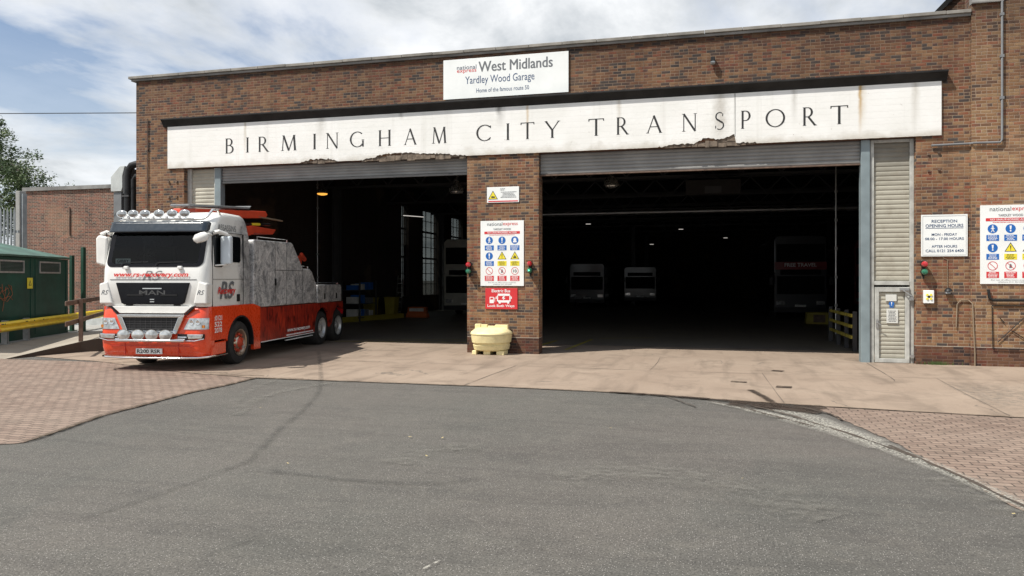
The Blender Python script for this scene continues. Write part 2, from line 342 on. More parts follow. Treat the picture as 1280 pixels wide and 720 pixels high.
plain('duct_grey', (.17, .175, .18), .5)
plain('duct_white', (.46, .48, .47), .5)
plain('graffiti', (.38, .12, .05), .7)
plain('signal_red', (.45, .012, .02), .2, coat=1.)
plain('signal_green', (.01, .14, .075), .2, coat=1.)
plain('steel_dark', (.05, .05, .052), .6)
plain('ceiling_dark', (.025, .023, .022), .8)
plain('yellow_line', (.40, .33, .05), .7, var=.45, scale=5.)
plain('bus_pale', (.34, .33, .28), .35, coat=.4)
plain('bus_cream_dim', (.045, .042, .036), .35, coat=.4)  # cream darkened; the dimness of the right bay is put into the paint
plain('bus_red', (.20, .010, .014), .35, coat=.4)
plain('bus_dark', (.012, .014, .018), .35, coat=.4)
plain('window_dark', (.005, .006, .007), .08, spec=.4)
plain('bus_window', (.004, .005, .006), .6, spec=.08)
plain('dash_grey', (.06, .06, .058), .7)
plain('interior_grey', (.05, .05, .05), .7)
plain('seat_cloth', (.06, .055, .06), .9)
plain('card_white', (.60, .60, .56), .7)
plain('spall', (.16, .125, .095), .95, var=.55, scale=7., bmp=1., bscale=25.)
plain('cable_black', (.02, .02, .02), .6)
plain('cable_tan', (.22, .165, .11), .7)
plain('bin_yellow', (.32, .26, .03), .6)
plain('barrier_orange', (.45, .10, .02), .6)
plain('leaf', (.055, .095, .030), .6, var=.5, scale=1.2)
plain('leaf_light', (.105, .145, .055), .6, var=.4, scale=1.2)
plain('bark', (.13, .11, .09), .9, bmp=.6)
plain('litter_leaf', (.52, .42, .20), .8)
plain('weed', (.08, .14, .035), .7)
plain('lamp_on', (1, .6, .2), .5, emit=(1, .45, .07), es=1.1)
plain('tube_on', (1, 1, 1), .5, emit=(1, .93, .85), es=.55)
plain('signal_lit', (.1, .8, .4), .2, emit=(.15, 1., .5), es=1.2)
plain('reflector', (.55, .56, .52), .25, metal=.9, var=.25, scale=6)

def glass(name, tint, transp):
    m, nt, p, out = _nt(name)
    t = N(nt, 'ShaderNodeBsdfTransparent'); t.inputs[0].default_value = c4(tint)
    g = N(nt, 'ShaderNodeBsdfGlossy'); g.inputs['Roughness'].default_value = .03
    f = N(nt, 'ShaderNodeFresnel'); f.inputs[0].default_value = 1.35
    mx = N(nt, 'ShaderNodeMixShader'); L(nt, f.outputs[0], mx.inputs[0]); L(nt, t.outputs[0], mx.inputs[1]); L(nt, g.outputs[0], mx.inputs[2])
    L(nt, mx.outputs[0], out.inputs[0])
glass('windscreen', (.40, .45, .44), 1)
plain('visor', (.020, .028, .038), .15, coat=.3)
glass('tinted', (.05, .06, .07), 1)
glass('dirty_glass', (.11, .12, .115), 1)

def decal(name, c, edge=.3, strength=.6, sc=3., soft=True):
    """a stain or tyre mark that really lies on the ground; its edge fades by UV and noise"""
    m, nt, p, out = _nt(name)
    uv = N(nt, 'ShaderNodeUVMap').outputs[0]; s = N(nt, 'ShaderNodeSeparateXYZ'); L(nt, uv, s.inputs[0])
    v = s.outputs[1]
    e = mth(nt, 'MULTIPLY', mth(nt, 'MULTIPLY', v, mth(nt, 'SUBTRACT', 1., v)), 4., clamp=True)
    n = ramp(nt, noise(nt, geopos(nt), sc, 6, .7), [(edge, 0.), (edge+.25, 1.)])
    a = mth(nt, 'MULTIPLY', mth(nt, 'MULTIPLY', e, n), strength, clamp=True)
    p.inputs['Base Color'].default_value = c4(c); p.inputs['Roughness'].default_value = .8
    L(nt, a, p.inputs['Alpha'])
decal('tyre_mark', (.035, .035, .032), .36, .30, 3.5)
decal('pale_scuff', (.20, .19, .165), .42, .42, 6.)
decal('oil_stain', (.035, .022, .014), .30, 1., 5.)
decal('pale_crumble', (.50, .48, .42), .41, .95, 38.)
decal('grass_edge', (.07, .05, .03), .3, .9, 9.)

# ------------------------------------------------------------------ mesh builder
class MB:
    def __init__(s): s.v = []; s.f = []; s.m = []; s.uv = {}; s.cur = 0; s.mats = []
    def use(s, mat):
        if mat not in s.mats: s.mats.append(mat)
        s.cur = s.mats.index(mat); return s
    def add(s, vs, fs):
        b = len(s.v); s.v += [tuple(v) for v in vs]
        for f in fs: s.f.append([b+i for i in f]); s.m.append(s.cur)
        return b
    def box(s, x0, x1, y0, y1, z0, z1, M=None):
        if x0 > x1: x0, x1 = x1, x0
        if y0 > y1: y0, y1 = y1, y0
        if z0 > z1: z0, z1 = z1, z0
        vs = [(x0,y0,z0),(x1,y0,z0),(x1,y1,z0),(x0,y1,z0),(x0,y0,z1),(x1,y0,z1),(x1,y1,z1),(x0,y1,z1)]
        if M: vs = [tuple(M @ Vector(v)) for v in vs]
        s.add(vs, [(3,2,1,0),(4,5,6,7),(0,1,5,4),(1,2,6,5),(2,3,7,6),(3,0,4,7)]); return s
    def bar(s, a, b, w, h=None):
        """square bar from a to b"""
        h = h or w
        a, b = Vector(a), Vector(b); d = (b-a).normalized()
        up = Vector((0,0,1)) if abs(d.z) < .9 else Vector((0,1,0))
        x = d.cross(up).normalized()*w/2; y = x.cross(d).normalized()*h/2
        vs = [a-x-y, a+x-y, a+x+y, a-x+y, b-x-y, b+x-y, b+x+y, b-x+y]
        s.add(vs, [(3,2,1,0),(4,5,6,7),(0,1,5,4),(1,2,6,5),(2,3,7,6),(3,0,4,7)]); return s
    def tube(s, pts, r, n=8, cap=True):
        pts = [Vector(p) for p in pts]; rs = r if isinstance(r, (list, tuple)) else [r]*len(pts)
        rings = []; up = None
        for i, p in enumerate(pts):
            d = (pts[min(i+1, len(pts)-1)]-pts[max(i-1, 0)]).normalized()
            if up is None: up = Vector((0,0,1)) if abs(d.z) < .9 else Vector((0,1,0))
            x = d.cross(up).normalized(); y = x.cross(d).normalized(); up = y
            rings.append([p+x*math.cos(2*PI*k/n)*rs[i]+y*math.sin(2*PI*k/n)*rs[i] for k in range(n)])
        vs = [v for rg in rings for v in rg]; fs = []
        for i in range(len(pts)-1):
            for k in range(n):
                fs.append((i*n+k, i*n+(k+1)%n, (i+1)*n+(k+1)%n, (i+1)*n+k))
        if cap: fs.append(tuple(range(n))[::-1]); fs.append(tuple((len(pts)-1)*n+k for k in range(n)))
        s.add(vs, fs); return s
    def lathe(s, prof, n=20, M=None, cap=True):
        """profile of (radius, z) turned about z"""
        vs = []; fs = []
        for r_, z in prof:
            for k in range(n): vs.append(Vector((r_*math.cos(2*PI*k/n), r_*math.sin(2*PI*k/n), z)))
        for i in range(len(prof)-1):
            for k in range(n): fs.append((i*n+k, i*n+(k+1)%n, (i+1)*n+(k+1)%n, (i+1)*n+k))
        if cap: fs.append(tuple(range(n))[::-1]); fs.append(tuple((len(prof)-1)*n+k for k in range(n)))
        if M: vs = [M @ v for v in vs]
        s.add(vs, fs); return s
    def prism(s, poly, a, b, axis='y'):
        """2D outline swept along an axis: y -> outline in xz, x -> outline in yz, z -> outline in xy"""
        n = len(poly)
        def P(q, t): return {'y': (q[0], t, q[1]), 'x': (t, q[0], q[1]), 'z': (q[0], q[1], t)}[axis]
        vs = [P(q, a) for q in poly]+[P(q, b) for q in poly]
        fs = [tuple(range(n))[::-1], tuple(range(n, 2*n))]+[(i, (i+1)%n, n+(i+1)%n, n+i) for i in range(n)]
        s.add(vs, fs); return s
    def disc(s, cx, cz, y, r, n=24, r0=None):
        if r0 is None: s.add([(cx+r*math.cos(2*PI*k/n), y, cz+r*math.sin(2*PI*k/n)) for k in range(n)], [tuple(range(n))])
        else:
            vs = [(cx+q*math.cos(2*PI*k/n), y, cz+q*math.sin(2*PI*k/n)) for q in (r0, r) for k in range(n)]
            s.add(vs, [(k, (k+1)%n, n+(k+1)%n, n+k) for k in range(n)])
        return s
    def poly(s, pts): s.add(pts, [tuple(range(len(pts)))]); return s
    def build(s, name, mat=None, parent=None, bevel=0., smooth=False, angle=40, fixn=True):
        me = bpy.data.meshes.new(name); me.from_pydata(s.v, [], s.f)
        mats = s.mats if s.mats else [mat]
        for m_ in mats: me.materials.append(MAT[m_])
        if len(mats) > 1: me.polygons.foreach_set('material_index', s.m)
        me.update()
        if fixn:
            import bmesh
            bm = bmesh.new(); bm.from_mesh(me); bmesh.ops.recalc_face_normals(bm, faces=bm.faces); bm.to_mesh(me); bm.free()
        uvl = me.uv_layers.new(name='UVMap'); vsx = me.vertices
        for p in me.polygons:
            n = p.normal; ax, ay, az = abs(n.x), abs(n.y), abs(n.z)
            for li in p.loop_indices:
                c = vsx[me.loops[li].vertex_index].co
                if ay >= ax and ay >= az: uvl.data[li].uv = (c.x, c.z)
                elif ax >= az: uvl.data[li].uv = (c.y, c.z)
                else: uvl.data[li].uv = (c.x, c.y)
        if smooth:
            me.polygons.foreach_set('use_smooth', [True]*len(me.polygons)); me.set_sharp_from_angle(angle=R(angle))
        o = bpy.data.objects.new(name, me); COL.objects.link(o)
        if parent: o.parent = parent
        if bevel:
            b = o.modifiers.new('bevel', 'BEVEL'); b.width = bevel; b.segments = 2; b.limit_method = 'ANGLE'; b.angle_limit = R(35)
        return o
def tag(o, label=None, cat=None, group=None, kind=None):
    if label: o['label'] = label
    if cat: o['category'] = cat
    if group: o['group'] = group
    if kind: o['kind'] = kind
    return o
def thing(name, label, cat, loc=(0,0,0), rz=0., group=None):
    o = bpy.data.objects.new(name, None); COL.objects.link(o); o.location = loc; o.rotation_euler = (0,0,rz); o.empty_display_size = .3
    return tag(o, label, cat, group)
def copy_tree(o, parent=None):
    c = o.copy(); COL.objects.link(c); c.parent = parent
    for ch in [q for q in bpy.data.objects if q.parent == o]: copy_tree(ch, c)
    return c
def struct(name, mb, mat, label=None):
    o = mb.build(name, mat); o['kind'] = 'structure'; tag(o, label); return o

def text(name, s, mat, parent, x0, x1, z0, z1, y, plane='front', shear=0., bold=0., thick=.002):
    """lettering fitted in a box. front: in xz facing -y at depth y. side: in yz facing +x at x=y"""
    cu = bpy.data.curves.new(name, 'FONT'); cu.body = s; cu.size = 1.; cu.shear = shear; cu.offset = bold; cu.resolution_u = 3
    cu.fill_mode = 'FRONT' if hasattr(cu, 'fill_mode') else cu.fill_mode
    o = bpy.data.objects.new(name, cu); COL.objects.link(o)
    dg = bpy.context.evaluated_depsgraph_get()
    me = bpy.data.meshes.new_from_object(o.evaluated_get(dg)); bpy.data.objects.remove(o)
    xs = [v.co.x for v in me.vertices]; ys = [v.co.y for v in me.vertices]
    ax, bx, ay, by = min(xs), max(xs), min(ys), max(ys)
    if x1 is None: x1 = x0+(bx-ax)*(z1-z0)/(by-ay)
    for v in me.vertices:
        u = x0+(v.co.x-ax)/(bx-ax)*(x1-x0); w = z0+(v.co.y-ay)/(by-ay)*(z1-z0)
        v.co = (u, y, w) if plane == 'front' else (y, u, w)
    me.name = name; me.materials.clear(); me.materials.append(MAT[mat]); me.update()
    q = bpy.data.objects.new(name, me); COL.objects.link(q); q.parent = parent
    return q

# ------------------------------------------------------------------ ground
def sheet(name, pts, z, mat, label=None, jag=0., seed=1):
    rnd = random.Random(seed); out = []
    n = len(pts)
    for i in range(n):
        a, b = pts[i], pts[(i+1)%n]
        out.append(a)
        if jag:
            d = math.hypot(b[0]-a[0], b[1]-a[1]); k = int(min(d, 30)/.12)
            for j in range(1, k):
                t = j/k; out.append((a[0]+(b[0]-a[0])*t+rnd.uniform(-jag, jag), a[1]+(b[1]-a[1])*t+rnd.uniform(-jag, jag)))
    mb = MB(); mb.poly([(x, y, z) for x, y in out]); return struct(name, mb, mat, label)
gm = MB(); gm.add([(-400,-60,0),(400,-60,0),(400,600,0),(-400,600,0)], [(0,1,2,3)])
struct('road', gm, 'asphalt')
apF = [(-17.2,-3.75),(-14.136,-4.434),(-10.896,-5.656),(-8.856,-6.062),(-6.2,-6.04),(-3.442,-6.044),(-1.061,-6.221),(1.53,-6.744),(4.567,-7.09),(6.575,-7.348),(16,-8.6)]
sheet('concrete_apron', apF+[(16,3.0),(-17.09,3.0),(-17.2,-.02)], .012, 'apron_concrete', jag=.012)
sheet('block_paving', [(-30,-3.2),(-17.251,-4.45),(-14.1,-4.46),(-10.9,-5.68),(-8.856,-6.09),(-8.788,-7.204),(-8.852,-8.032),(-8.71,-9.374),(-8.629,-10.283),(-8.308,-11.439),(-8.169,-12.044),(-8.377,-12.188),(-9.725,-13.048),(-30,-20)], .008, 'block_paving', jag=.03, seed=3)
sheet('block_paving', [(1.655,-6.80),(1.876,-7.586),(2.285,-9.171),(2.572,-10.927),(2.737,-12.043),(2.906,-13.22),(3.2,-15.5),(16,-22),(16,-8.65),(6.575,-7.40),(4.567,-7.14)], .008, 'block_paving', jag=.03, seed=4)
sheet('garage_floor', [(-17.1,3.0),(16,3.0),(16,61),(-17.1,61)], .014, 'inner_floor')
# pavement that rises to a low retaining edge on the left
pm = MB(); F = [(-24,-5.2,0),(-17.10,-4.6,0.0),(-16.661,-2.573,.30),(-16.285,-2.208,.39),(-16.4,-.3,.5),(-17.12,2.,.5)]
Bk = [(-28,-3.5,.05),(-19.9,-2.3,.1),(-21.946,2.4,.1),(-21.5,3.5,.1),(-21,5,.1),(-20,8,.1)]
vs = F+Bk+[(x, y, -.2) for x, y, z in F]
fs = [(i, i+1, 7+i, 6+i) for i in range(5)]
pm.use('pavement_concrete').add(vs, fs)
pm.use('dark_soil').add([(x,y,z-.001) for x,y,z in F]+[(x,y,-.1) for x,y,z in F], [(i, i+1, 7+i, 6+i) for i in range(5)])
struct('pavement', pm, None)
pm = MB(); pm.add([(-60,-6,.02),(-28,-3.5,.06),(-19.9,-2.3,.1),(-21.946,2.4,.1),(-21.5,3.5,.1),(-21,5,.1),(-20,8,.1),(-17.2,9,.1),(-17.2,60,.1),(-90,60,.1)], [tuple(range(10))])
struct('yard', pm, 'grey_concrete')

def ribbon(name, pts, widths, z, mat, kind='structure'):
    mb = MB(); L_ = []; 
    for i, (x, y) in enumerate(pts):
        a = pts[max(i-1,0)]; b = pts[min(i+1,len(pts)-1)]; d = Vector((b[0]-a[0], b[1]-a[1])).normalized(); n = Vector((-d.y, d.x))
        w = widths[i] if isinstance(widths, list) else widths
        L_.append(((x+n.x*w/2, y+n.y*w/2), (x-n.x*w/2, y-n.y*w/2)))
    vs = []; fs = []
    for a, b in L_: vs += [(a[0],a[1],z),(b[0],b[1],z)]
    for i in range(len(L_)-1): fs.append((2*i, 2*i+1, 2*i+3, 2*i+2))
    mb.add(vs, fs); o = mb.build(name, mat); uv = o.data.uv_layers[0]
    for p in o.data.polygons:
        for li in p.loop_indices:
            vi = o.data.loops[li].vertex_index; uv.data[li].uv = (vi//2, vi % 2)
    o['kind'] = kind; return o
def smooth_path(pts, k=6, jit=0., seed=0):
    rnd = random.Random(seed); out = []
    for i in range(len(pts)-1):
        p0 = pts[max(i-1,0)]; p1 = pts[i]; p2 = pts[i+1]; p3 = pts[min(i+2,len(pts)-1)]
        for j in range(k):
            t = j/k
            q = [.5*(2*p1[c]+(p2[c]-p0[c])*t+(2*p0[c]-5*p1[c]+4*p2[c]-p3[c])*t*t+(3*p1[c]-p0[c]-3*p2[c]+p3[c])*t**3) for c in (0,1)]
            out.append((q[0]+rnd.uniform(-jit,jit), q[1]+rnd.uniform(-jit,jit)))
    out.append(pts[-1]); return out
# joints, tyre marks and stains on the ground (thin real sheets, a few mm up)
def crack(pts, w, seed, mat='text_black', z=.016, jit=.015):
    p = smooth_path(pts, 7, jit, seed); rnd = random.Random(seed)
    ribbon('ground_crack', p, [w*rnd.uniform(.4, 1.5) for _ in p], z, mat)
plain('tyre_mark_line', (.07, .067, .06), .9)
plain('joint_fill', (.12, .095, .075), .9)
for k, (pts, wd) in enumerate((([(-17,-2.75),(-8,-2.78),(-4,-2.74),(0,-2.85),(4,-2.7),(7,-2.75),(12,-2.9)], .018), ([(-4.39,-6.02),(-4.3,-4.2),(-4.2,-2.75)], .02), ([(-9.6,-5.9),(-9.55,-2.78)], .012), ([(-1.12,-2.8),(-1.05,-1.4),(-1.05,0)], .012),
        ([(3.84,-.05),(3.76,-2.75),(3.70,-3.35)], .02), ([(1.3,-6.6),(1.25,-2.75)], .014), ([(4.62,-2.75),(4.5,-5),(4.42,-7.0)], .016), ([(7.0,-2.8),(6.9,-7.2)], .014), ([(-13.6,-4.4),(-13.5,-2.8)], .012))):
    crack(pts, wd, k+1, 'joint_fill', jit=.004)
ribbon('concrete_patch', [(4.45,-4.9),(7.5,-5.0),(12,-5.2)], 3.6, .0145, 'pale_scuff')
def mark(name, pts, w, z, mat, k=8):
    ribbon(name, smooth_path(pts, k), w, z, mat)
mark('tyre_mark', [(-10.35,-0.83),(-8.86,-3.43),(-6.92,-6.94),(-6.02,-9.06),(-5.54,-10.51),(-4.99,-11.91),(-4.86,-12.33)], .13, .0185, 'tyre_mark')
mark('tyre_mark', [(-4.90,-12.27),(-4.94,-12.95),(-4.98,-13.58),(-5.11,-14.28)], .10, .0186, 'tyre_mark')
mark('tyre_mark', [(-6.63,-5.86),(-7.08,-6.66),(-7.30,-8.18),(-6.72,-9.79)], .30, .0187, 'pale_scuff')
mark('tyre_mark', [(-8.31,-6.05),(-7.93,-7.70),(-7.11,-9.34)], .22, .0188, 'pale_scuff')
mark('tyre_mark', [(-3.54,-14.75),(-3.47,-14.52),(-3.38,-14.24)], .05, .0189, 'tyre_mark')
mark('tyre_mark', [(-2.31,-14.72),(-2.25,-14.53)], .05, .0190, 'pale_scuff')
mark('tyre_mark', [(-1.89,-14.59),(-1.83,-14.41)], .03, .0191, 'pale_crumble')
mark('tyre_mark', [(-3.32,-11.86),(-3.09,-11.22),(-2.60,-10.88)], .55, .0192, 'pale_scuff')
mark('tyre_mark', [(-4.41,-12.49),(-3.60,-12.61),(-2.75,-12.57),(-2.19,-12.24)], .12, .0193, 'tyre_mark')
mark('tyre_mark', [(-1.40,-12.04),(-0.80,-11.56),(0.17,-11.79),(1.07,-12.69)], .9, .0197, 'pale_scuff')
# oil and standing dirt at the end of the concrete, loose pale stone along the worn edge
mark('oil_stain', [(-1.2,-6.30),(-.3,-6.46),(.35,-6.62),(.9,-6.86),(1.4,-6.98),(1.9,-6.9)], [.10]*8+[.16]*8+[.24]*8+[.5]*8+[.42]*8+[.15], .0215, 'oil_stain')
mark('oil_stain', [(.45,-6.85),(.9,-7.0),(1.4,-7.1),(1.75,-7.05)], .72, .0220, 'oil_stain')
mark('oil_stain', [(.75,-6.95),(1.25,-7.2),(1.7,-7.5)], .4, .0223, 'oil_stain')
mark('oil_stain', [(1.15,-6.9),(1.05,-6.2),(.85,-5.3)], .16, .0225, 'oil_stain')
mark('oil_stain', [(.55,-4.25),(.85,-4.3)], .20, .0227, 'oil_stain')
mark('oil_stain', [(1.35,-4.75),(1.62,-4.8)], .34, .0227, 'oil_stain')
mark('oil_stain', [(1.5,-2.2),(1.72,-2.3)], .30, .0227, 'oil_stain')
mark('oil_stain', [(-1.6,-6.2),(-.8,-6.3),(.2,-6.55)], .16, .0231, 'oil_stain')
mark('loose_stone', [(.15,-6.85),(.75,-7.5),(1.25,-8.1),(1.75,-8.9),(2.15,-9.8),(2.5,-10.8),(2.78,-11.9),(3.0,-13.2)], [.20]*8+[.34]*8+[.55]*8+[.5]*8+[.34]*8+[.25]*8+[.18]*9, .0205, 'pale_crumble')
mark('loose_stone', [(1.1,-7.3),(1.5,-7.8),(1.75,-8.5),(2.1,-9.4)], .45, .0208, 'pale_crumble')
mark('loose_stone', [(2.5,-11.0),(2.9,-12.4),(3.5,-13.2)], .8, .0202, 'pale_scuff')
crack([(.1,-6.75),(.6,-7.25),(1.05,-7.95),(1.5,-8.6)], .05, 31, 'dark_soil', .0235)
crack([(.7,-6.95),(1.15,-7.6),(1.55,-8.35),(2.0,-9.3),(2.35,-10.2)], .045, 32, 'dark_soil', .0236)
crack([(-.6,-6.45),(-.35,-6.9),(-.1,-7.4)], .025, 33, 'dark_soil', .0237)
crack([(1.5,-7.0),(1.85,-7.5),(1.95,-8.0)], .04, 34, 'dark_soil', .0238)
crack([(2.2,-9.6),(2.55,-10.9),(2.85,-12.2),(3.0,-13.0)], .04, 35, 'dark_soil', .0239)
for i in range(9):
    x = -17+i*1.02; mark('edge_dirt', [(x,-4.45 if x<-14.2 else -4.47-(x+14.1)*.37 if x<-10.9 else -5.7-(x+10.9)*.19),(x+1.0,-4.46 if x<-15.2 else -4.5-(x+13.1)*.37 if x<-11.9 else -5.75-(x+9.9)*.19)], .07, .0241+i*.0001, 'grass_edge')
mark('edge_dirt', [(-8.85,-6.1),(-8.8,-7.2),(-8.85,-8.03),(-8.71,-9.37),(-8.63,-10.28),(-8.3,-11.44),(-8.17,-12.04)], .12, .0245, 'grass_edge')
mark('edge_dirt', [(-8.85,-6.09),(-6,-6.07),(-3.4,-6.07),(-1,-6.25),(1.5,-6.78),(4.5,-7.12),(8,-7.6)], .05, .0243, 'grass_edge')
# yellow lines on the garage floor
for pts, wd in (([(-3.76,1.34),(-3.55,5.1)], .11), ([(-4.75,2.6),(-4.6,4.4)], .11), ([(-11.5,2.3),(-6.3,3.2)], .10), ([(-3.4,5.6),(-1.6,6.3)], .10), ([(-11,3.2),(-6.3,4.3)], .07)):
    ribbon('floor_marking', pts, wd, .019, 'yellow_line')
# dry leaves dropped on the asphalt
LF = [((x, y), s) for (x, y), s in (((-3.62,-10.6),.06),((-3.2,-10.55),.05),((-3.05,-11.5),.05),((-1.2,-9.4),.06),((-.9,-14.6),.06),((-6.7,-9.2),.05),((1.4,-14.7),.05),((-4.4,-12.2),.04),((2.6,-12.2),.07),((.4,-11.6),.04))]
for k, ((x, y), s) in enumerate(LF):
    mb = MB(); mb.add([(-s*.5,0,.0),(0,-s*.22,.006),(s*.5,0,.014),(0,s*.22,.004)], [(0,1,2,3)]); o = mb.build('fallen_leaf', 'litter_leaf'); o.location = (x, y, .02); o.rotation_euler = (.1,.1,k*1.3)
    tag(o, 'tiny pale dry leaf lying on the grey asphalt', 'leaf', 'dry leaves scattered on the asphalt')
mb = MB(); rnd = random.Random(4)
for i in range(150):
    x = rnd.gauss(0,.16); y = -rnd.uniform(.0,.07); h = rnd.uniform(.03,.11); dx = rnd.uniform(-.05,.05); mb.add([(x,y,0),(x+.012,y,0),(x+dx,y-.02,h)], [(0,1,2)])
o = mb.build('weed', 'weed'); o.location = (5.35,-.01,.012); tag(o, 'small green weed tuft at the foot of the wall right of the wicket door', 'weed')
# ------------------------------------------------------------------ garage building
G = thing('bus_garage', 'long flat roofed brick bus garage with two tall open bays under a white lettered beam', 'garage')
w = MB()
w.box(-17.1,-15.36,0,.45,-.1,5.42); w.box(4.93,6.087,0,.45,-.1,5.42); w.box(-17.1,6.087,0,.45,5.42,8.19)
w.build('front_wall', 'brick', G)
pw = MB(); pw.box(-6.27,-4.25,.0,.45,-.1,5.42); pw.build('pillar', 'brick', G)
# side and back walls with window openings in the left wall
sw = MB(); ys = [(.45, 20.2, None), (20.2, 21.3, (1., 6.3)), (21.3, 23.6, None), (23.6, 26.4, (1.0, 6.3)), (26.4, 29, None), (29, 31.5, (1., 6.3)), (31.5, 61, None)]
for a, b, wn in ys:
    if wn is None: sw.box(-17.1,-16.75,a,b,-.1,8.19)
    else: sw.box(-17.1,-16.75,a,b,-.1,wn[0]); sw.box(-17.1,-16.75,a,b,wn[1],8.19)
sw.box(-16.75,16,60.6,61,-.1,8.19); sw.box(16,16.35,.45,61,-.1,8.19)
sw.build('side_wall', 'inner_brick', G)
for a, b in ((20.2,21.3),(23.6,26.4),(29,31.5)):
    f = MB(); n = 3 if b-a > 2 else 2
    for i in range(n+1):
        y = a+(b-a)*i/n; f.box(-16.95,-16.90,y-.025,y+.025,1,6.3)
    for z in (1.0,1.7,2.35,3.0,3.35,4.0,4.65,5.0,5.65,6.28): f.box(-16.94,-16.91,a,b,z-.02 if z!=3.35 and z!=5.0 else z-.10,z+.02)
    fo = f.build('window', 'steel_dark', G)
    q = MB(); q.poly([(-16.925,a,1),(-16.925,b,1),(-16.925,b,6.3),(-16.925,a,6.3)]); q.build('pane', 'dirty_glass', fo)
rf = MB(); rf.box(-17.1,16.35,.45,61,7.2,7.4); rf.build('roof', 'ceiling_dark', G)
for k, yy in enumerate(range(4, 60, 7)):
    t = MB(); t.box(-16.7,15.9,yy-.08,yy+.08,6.95,7.15); t.box(-16.7,15.9,yy-.06,yy+.06,6.1,6.2)
    for i in range(22): x = -16.5+i*1.5; t.bar((x,yy,6.2),(x+.75,yy,6.95),.06); t.bar((x+.75,yy,6.95),(x+1.5,yy,6.2),.06)
    t.build('roof_truss', 'steel_dark', G)
for x in (-16.0, -5.2, 9.0):
    for y in ((11, 25, 39, 53) if x != -5.2 else (39, 53)):
        c = MB(); c.box(x-.14,x+.14,y-.02,y+.02,0,6.1); c.box(x-.16,x-.13,y-.14,y+.14,0,6.1); c.box(x+.13,x+.16,y-.14,y+.14,0,6.1); c.build('column', 'steel_dark', G)
cp = MB()
rnd = random.Random(5); x = -17.32
while x < 6.08:
    x2 = min(x+.915, 6.085); dz = rnd.uniform(-.004,.004)
    cp.box(x+.004,x2-.004,-.10,.55,8.255+dz,8.335+dz); x = x2
cp.build('coping', 'coping', G, bevel=.008)
cs = MB(); cs.box(-17.24,6.084,-.055,.5,8.19,8.25); cs.build('coping_course', 'cap_lead', G)
co_ = MB(); prof = [(0,6.70),(-.06,6.70),(-.085,6.76),(-.17,6.88),(-.19,6.89),(-.19,6.935),(-.02,6.955),(0,6.955)]
co_.prism([(y, z) for y, z in prof], -16.06, 5.58, 'x'); co_.build('cornice', 'black_paint', G, bevel=.006)
# fascia beam with a broken lower edge
rnd = random.Random(11)
def edge_z(x):
    z = 5.425
    def hump(a, b, h):
        if a < x < b:
            t = (x-a)/(b-a); return h*min(1, 4*t, 4*(1-t))
        return 0
    z += hump(-11.35,-10.15,.085)+hump(-9.45,-6.28,.10)+hump(-9.2,-7.5,.05)+hump(-1.1,.5,.055)+hump(-.2,.84,.13)
    if .52 < x < .82: z += .22*(x-.5)/.3
    if .82 < x < 1.3: z += .03
    return z
pts = []; x = -15.91
while x < 5.464:
    base = edge_z(x); j = .022 if base > 5.43 else .003
    pts.append((x, base+rnd.uniform(-j, j))); x += .045
pts.append((5.464, 5.425))
fb = MB(); vs = []; fs = []; n = len(pts)
for x, z in pts: vs += [(x,-.055,z),(x,-.055,6.70),(x,-.002,z),(x,-.002,6.70)]
for i in range(n-1):
    a = 4*i; b = a+4
    fs += [(a,b,b+1,a+1),(a+2,a+3,b+3,b+2),(a,a+2,b+2,b),(a+1,b+1,b+3,a+3)]
fs += [(0,1,3,2),(4*n-4,4*n-2,4*n-1,4*n-3)]
fb.add(vs, fs); FB = fb.build('fascia_beam', 'fascia_paint', G)
# exposed core where the render has fallen away
rnd = random.Random(3)
for a, b, z0, z1 in ((-11.3,-10.2,5.40,5.53),(-9.42,-6.3,5.38,5.60),(-1.05,.84,5.40,5.58),(.45,.84,5.5,5.82),(.8,1.3,5.40,5.49)):
    x = a; sp = MB()
    while x < b:
        wd = rnd.uniform(.10,.26); h = rnd.uniform(.5,1.)
        x1 = min(x+wd, b)
        sp.box(x, x1-.004, -rnd.uniform(.012,.042), -.004, z0+rnd.uniform(-.03,.02), z0+(z1-z0)*h); x = x1
    sp.build('broken_edge', 'spall', G, bevel=.012)
jf = MB(); jf.box(.80,.812,-.059,-.0555,5.62,6.70); jf.build('beam_joint', 'grey_edge', G)

# ---- carved roman lettering
TH, TN = .105, .048
class Glyph:
    def __init__(s): s.q = []
    def line(s, x0, y0, x1, y1, w):
        d = Vector((x1-x0, y1-y0)).normalized(); n = Vector((-d.y, d.x))*w/2
        s.q.append([(x0+n.x,y0+n.y),(x0-n.x,y0-n.y),(x1-n.x,y1-n.y),(x1+n.x,y1+n.y)]); return s
    def ser(s, x, y, w=.2): 
        h = .03 if y < .5 else -.03
        s.q.append([(x-w/2,y),(x+w/2,y),(x+.05,y+h),(x-.05,y+h)]); return s
    def stem(s, x, w=TH, y0=0, y1=1): s.line(x,y0,x,y1,w); s.ser(x,y0); s.ser(x,y1); return s
    def arc(s, cx, cy, rx, ry, a0, a1, tk=TH, tn=TN, n=18):
        pr_ = None
        for i in range(n+1):
            a = R(a0+(a1-a0)*i/n); w = tn+(tk-tn)*abs(math.cos(a)); c, sn = math.cos(a), math.sin(a)
            o = ((cx+(rx)*c), (cy+ry*sn)); q = (cx+(rx-w)*c, cy+(ry-w*.9)*sn)
            if pr_: s.q.append([pr_[0], pr_[1], q, o])
            pr_ = (o, q)
        return s
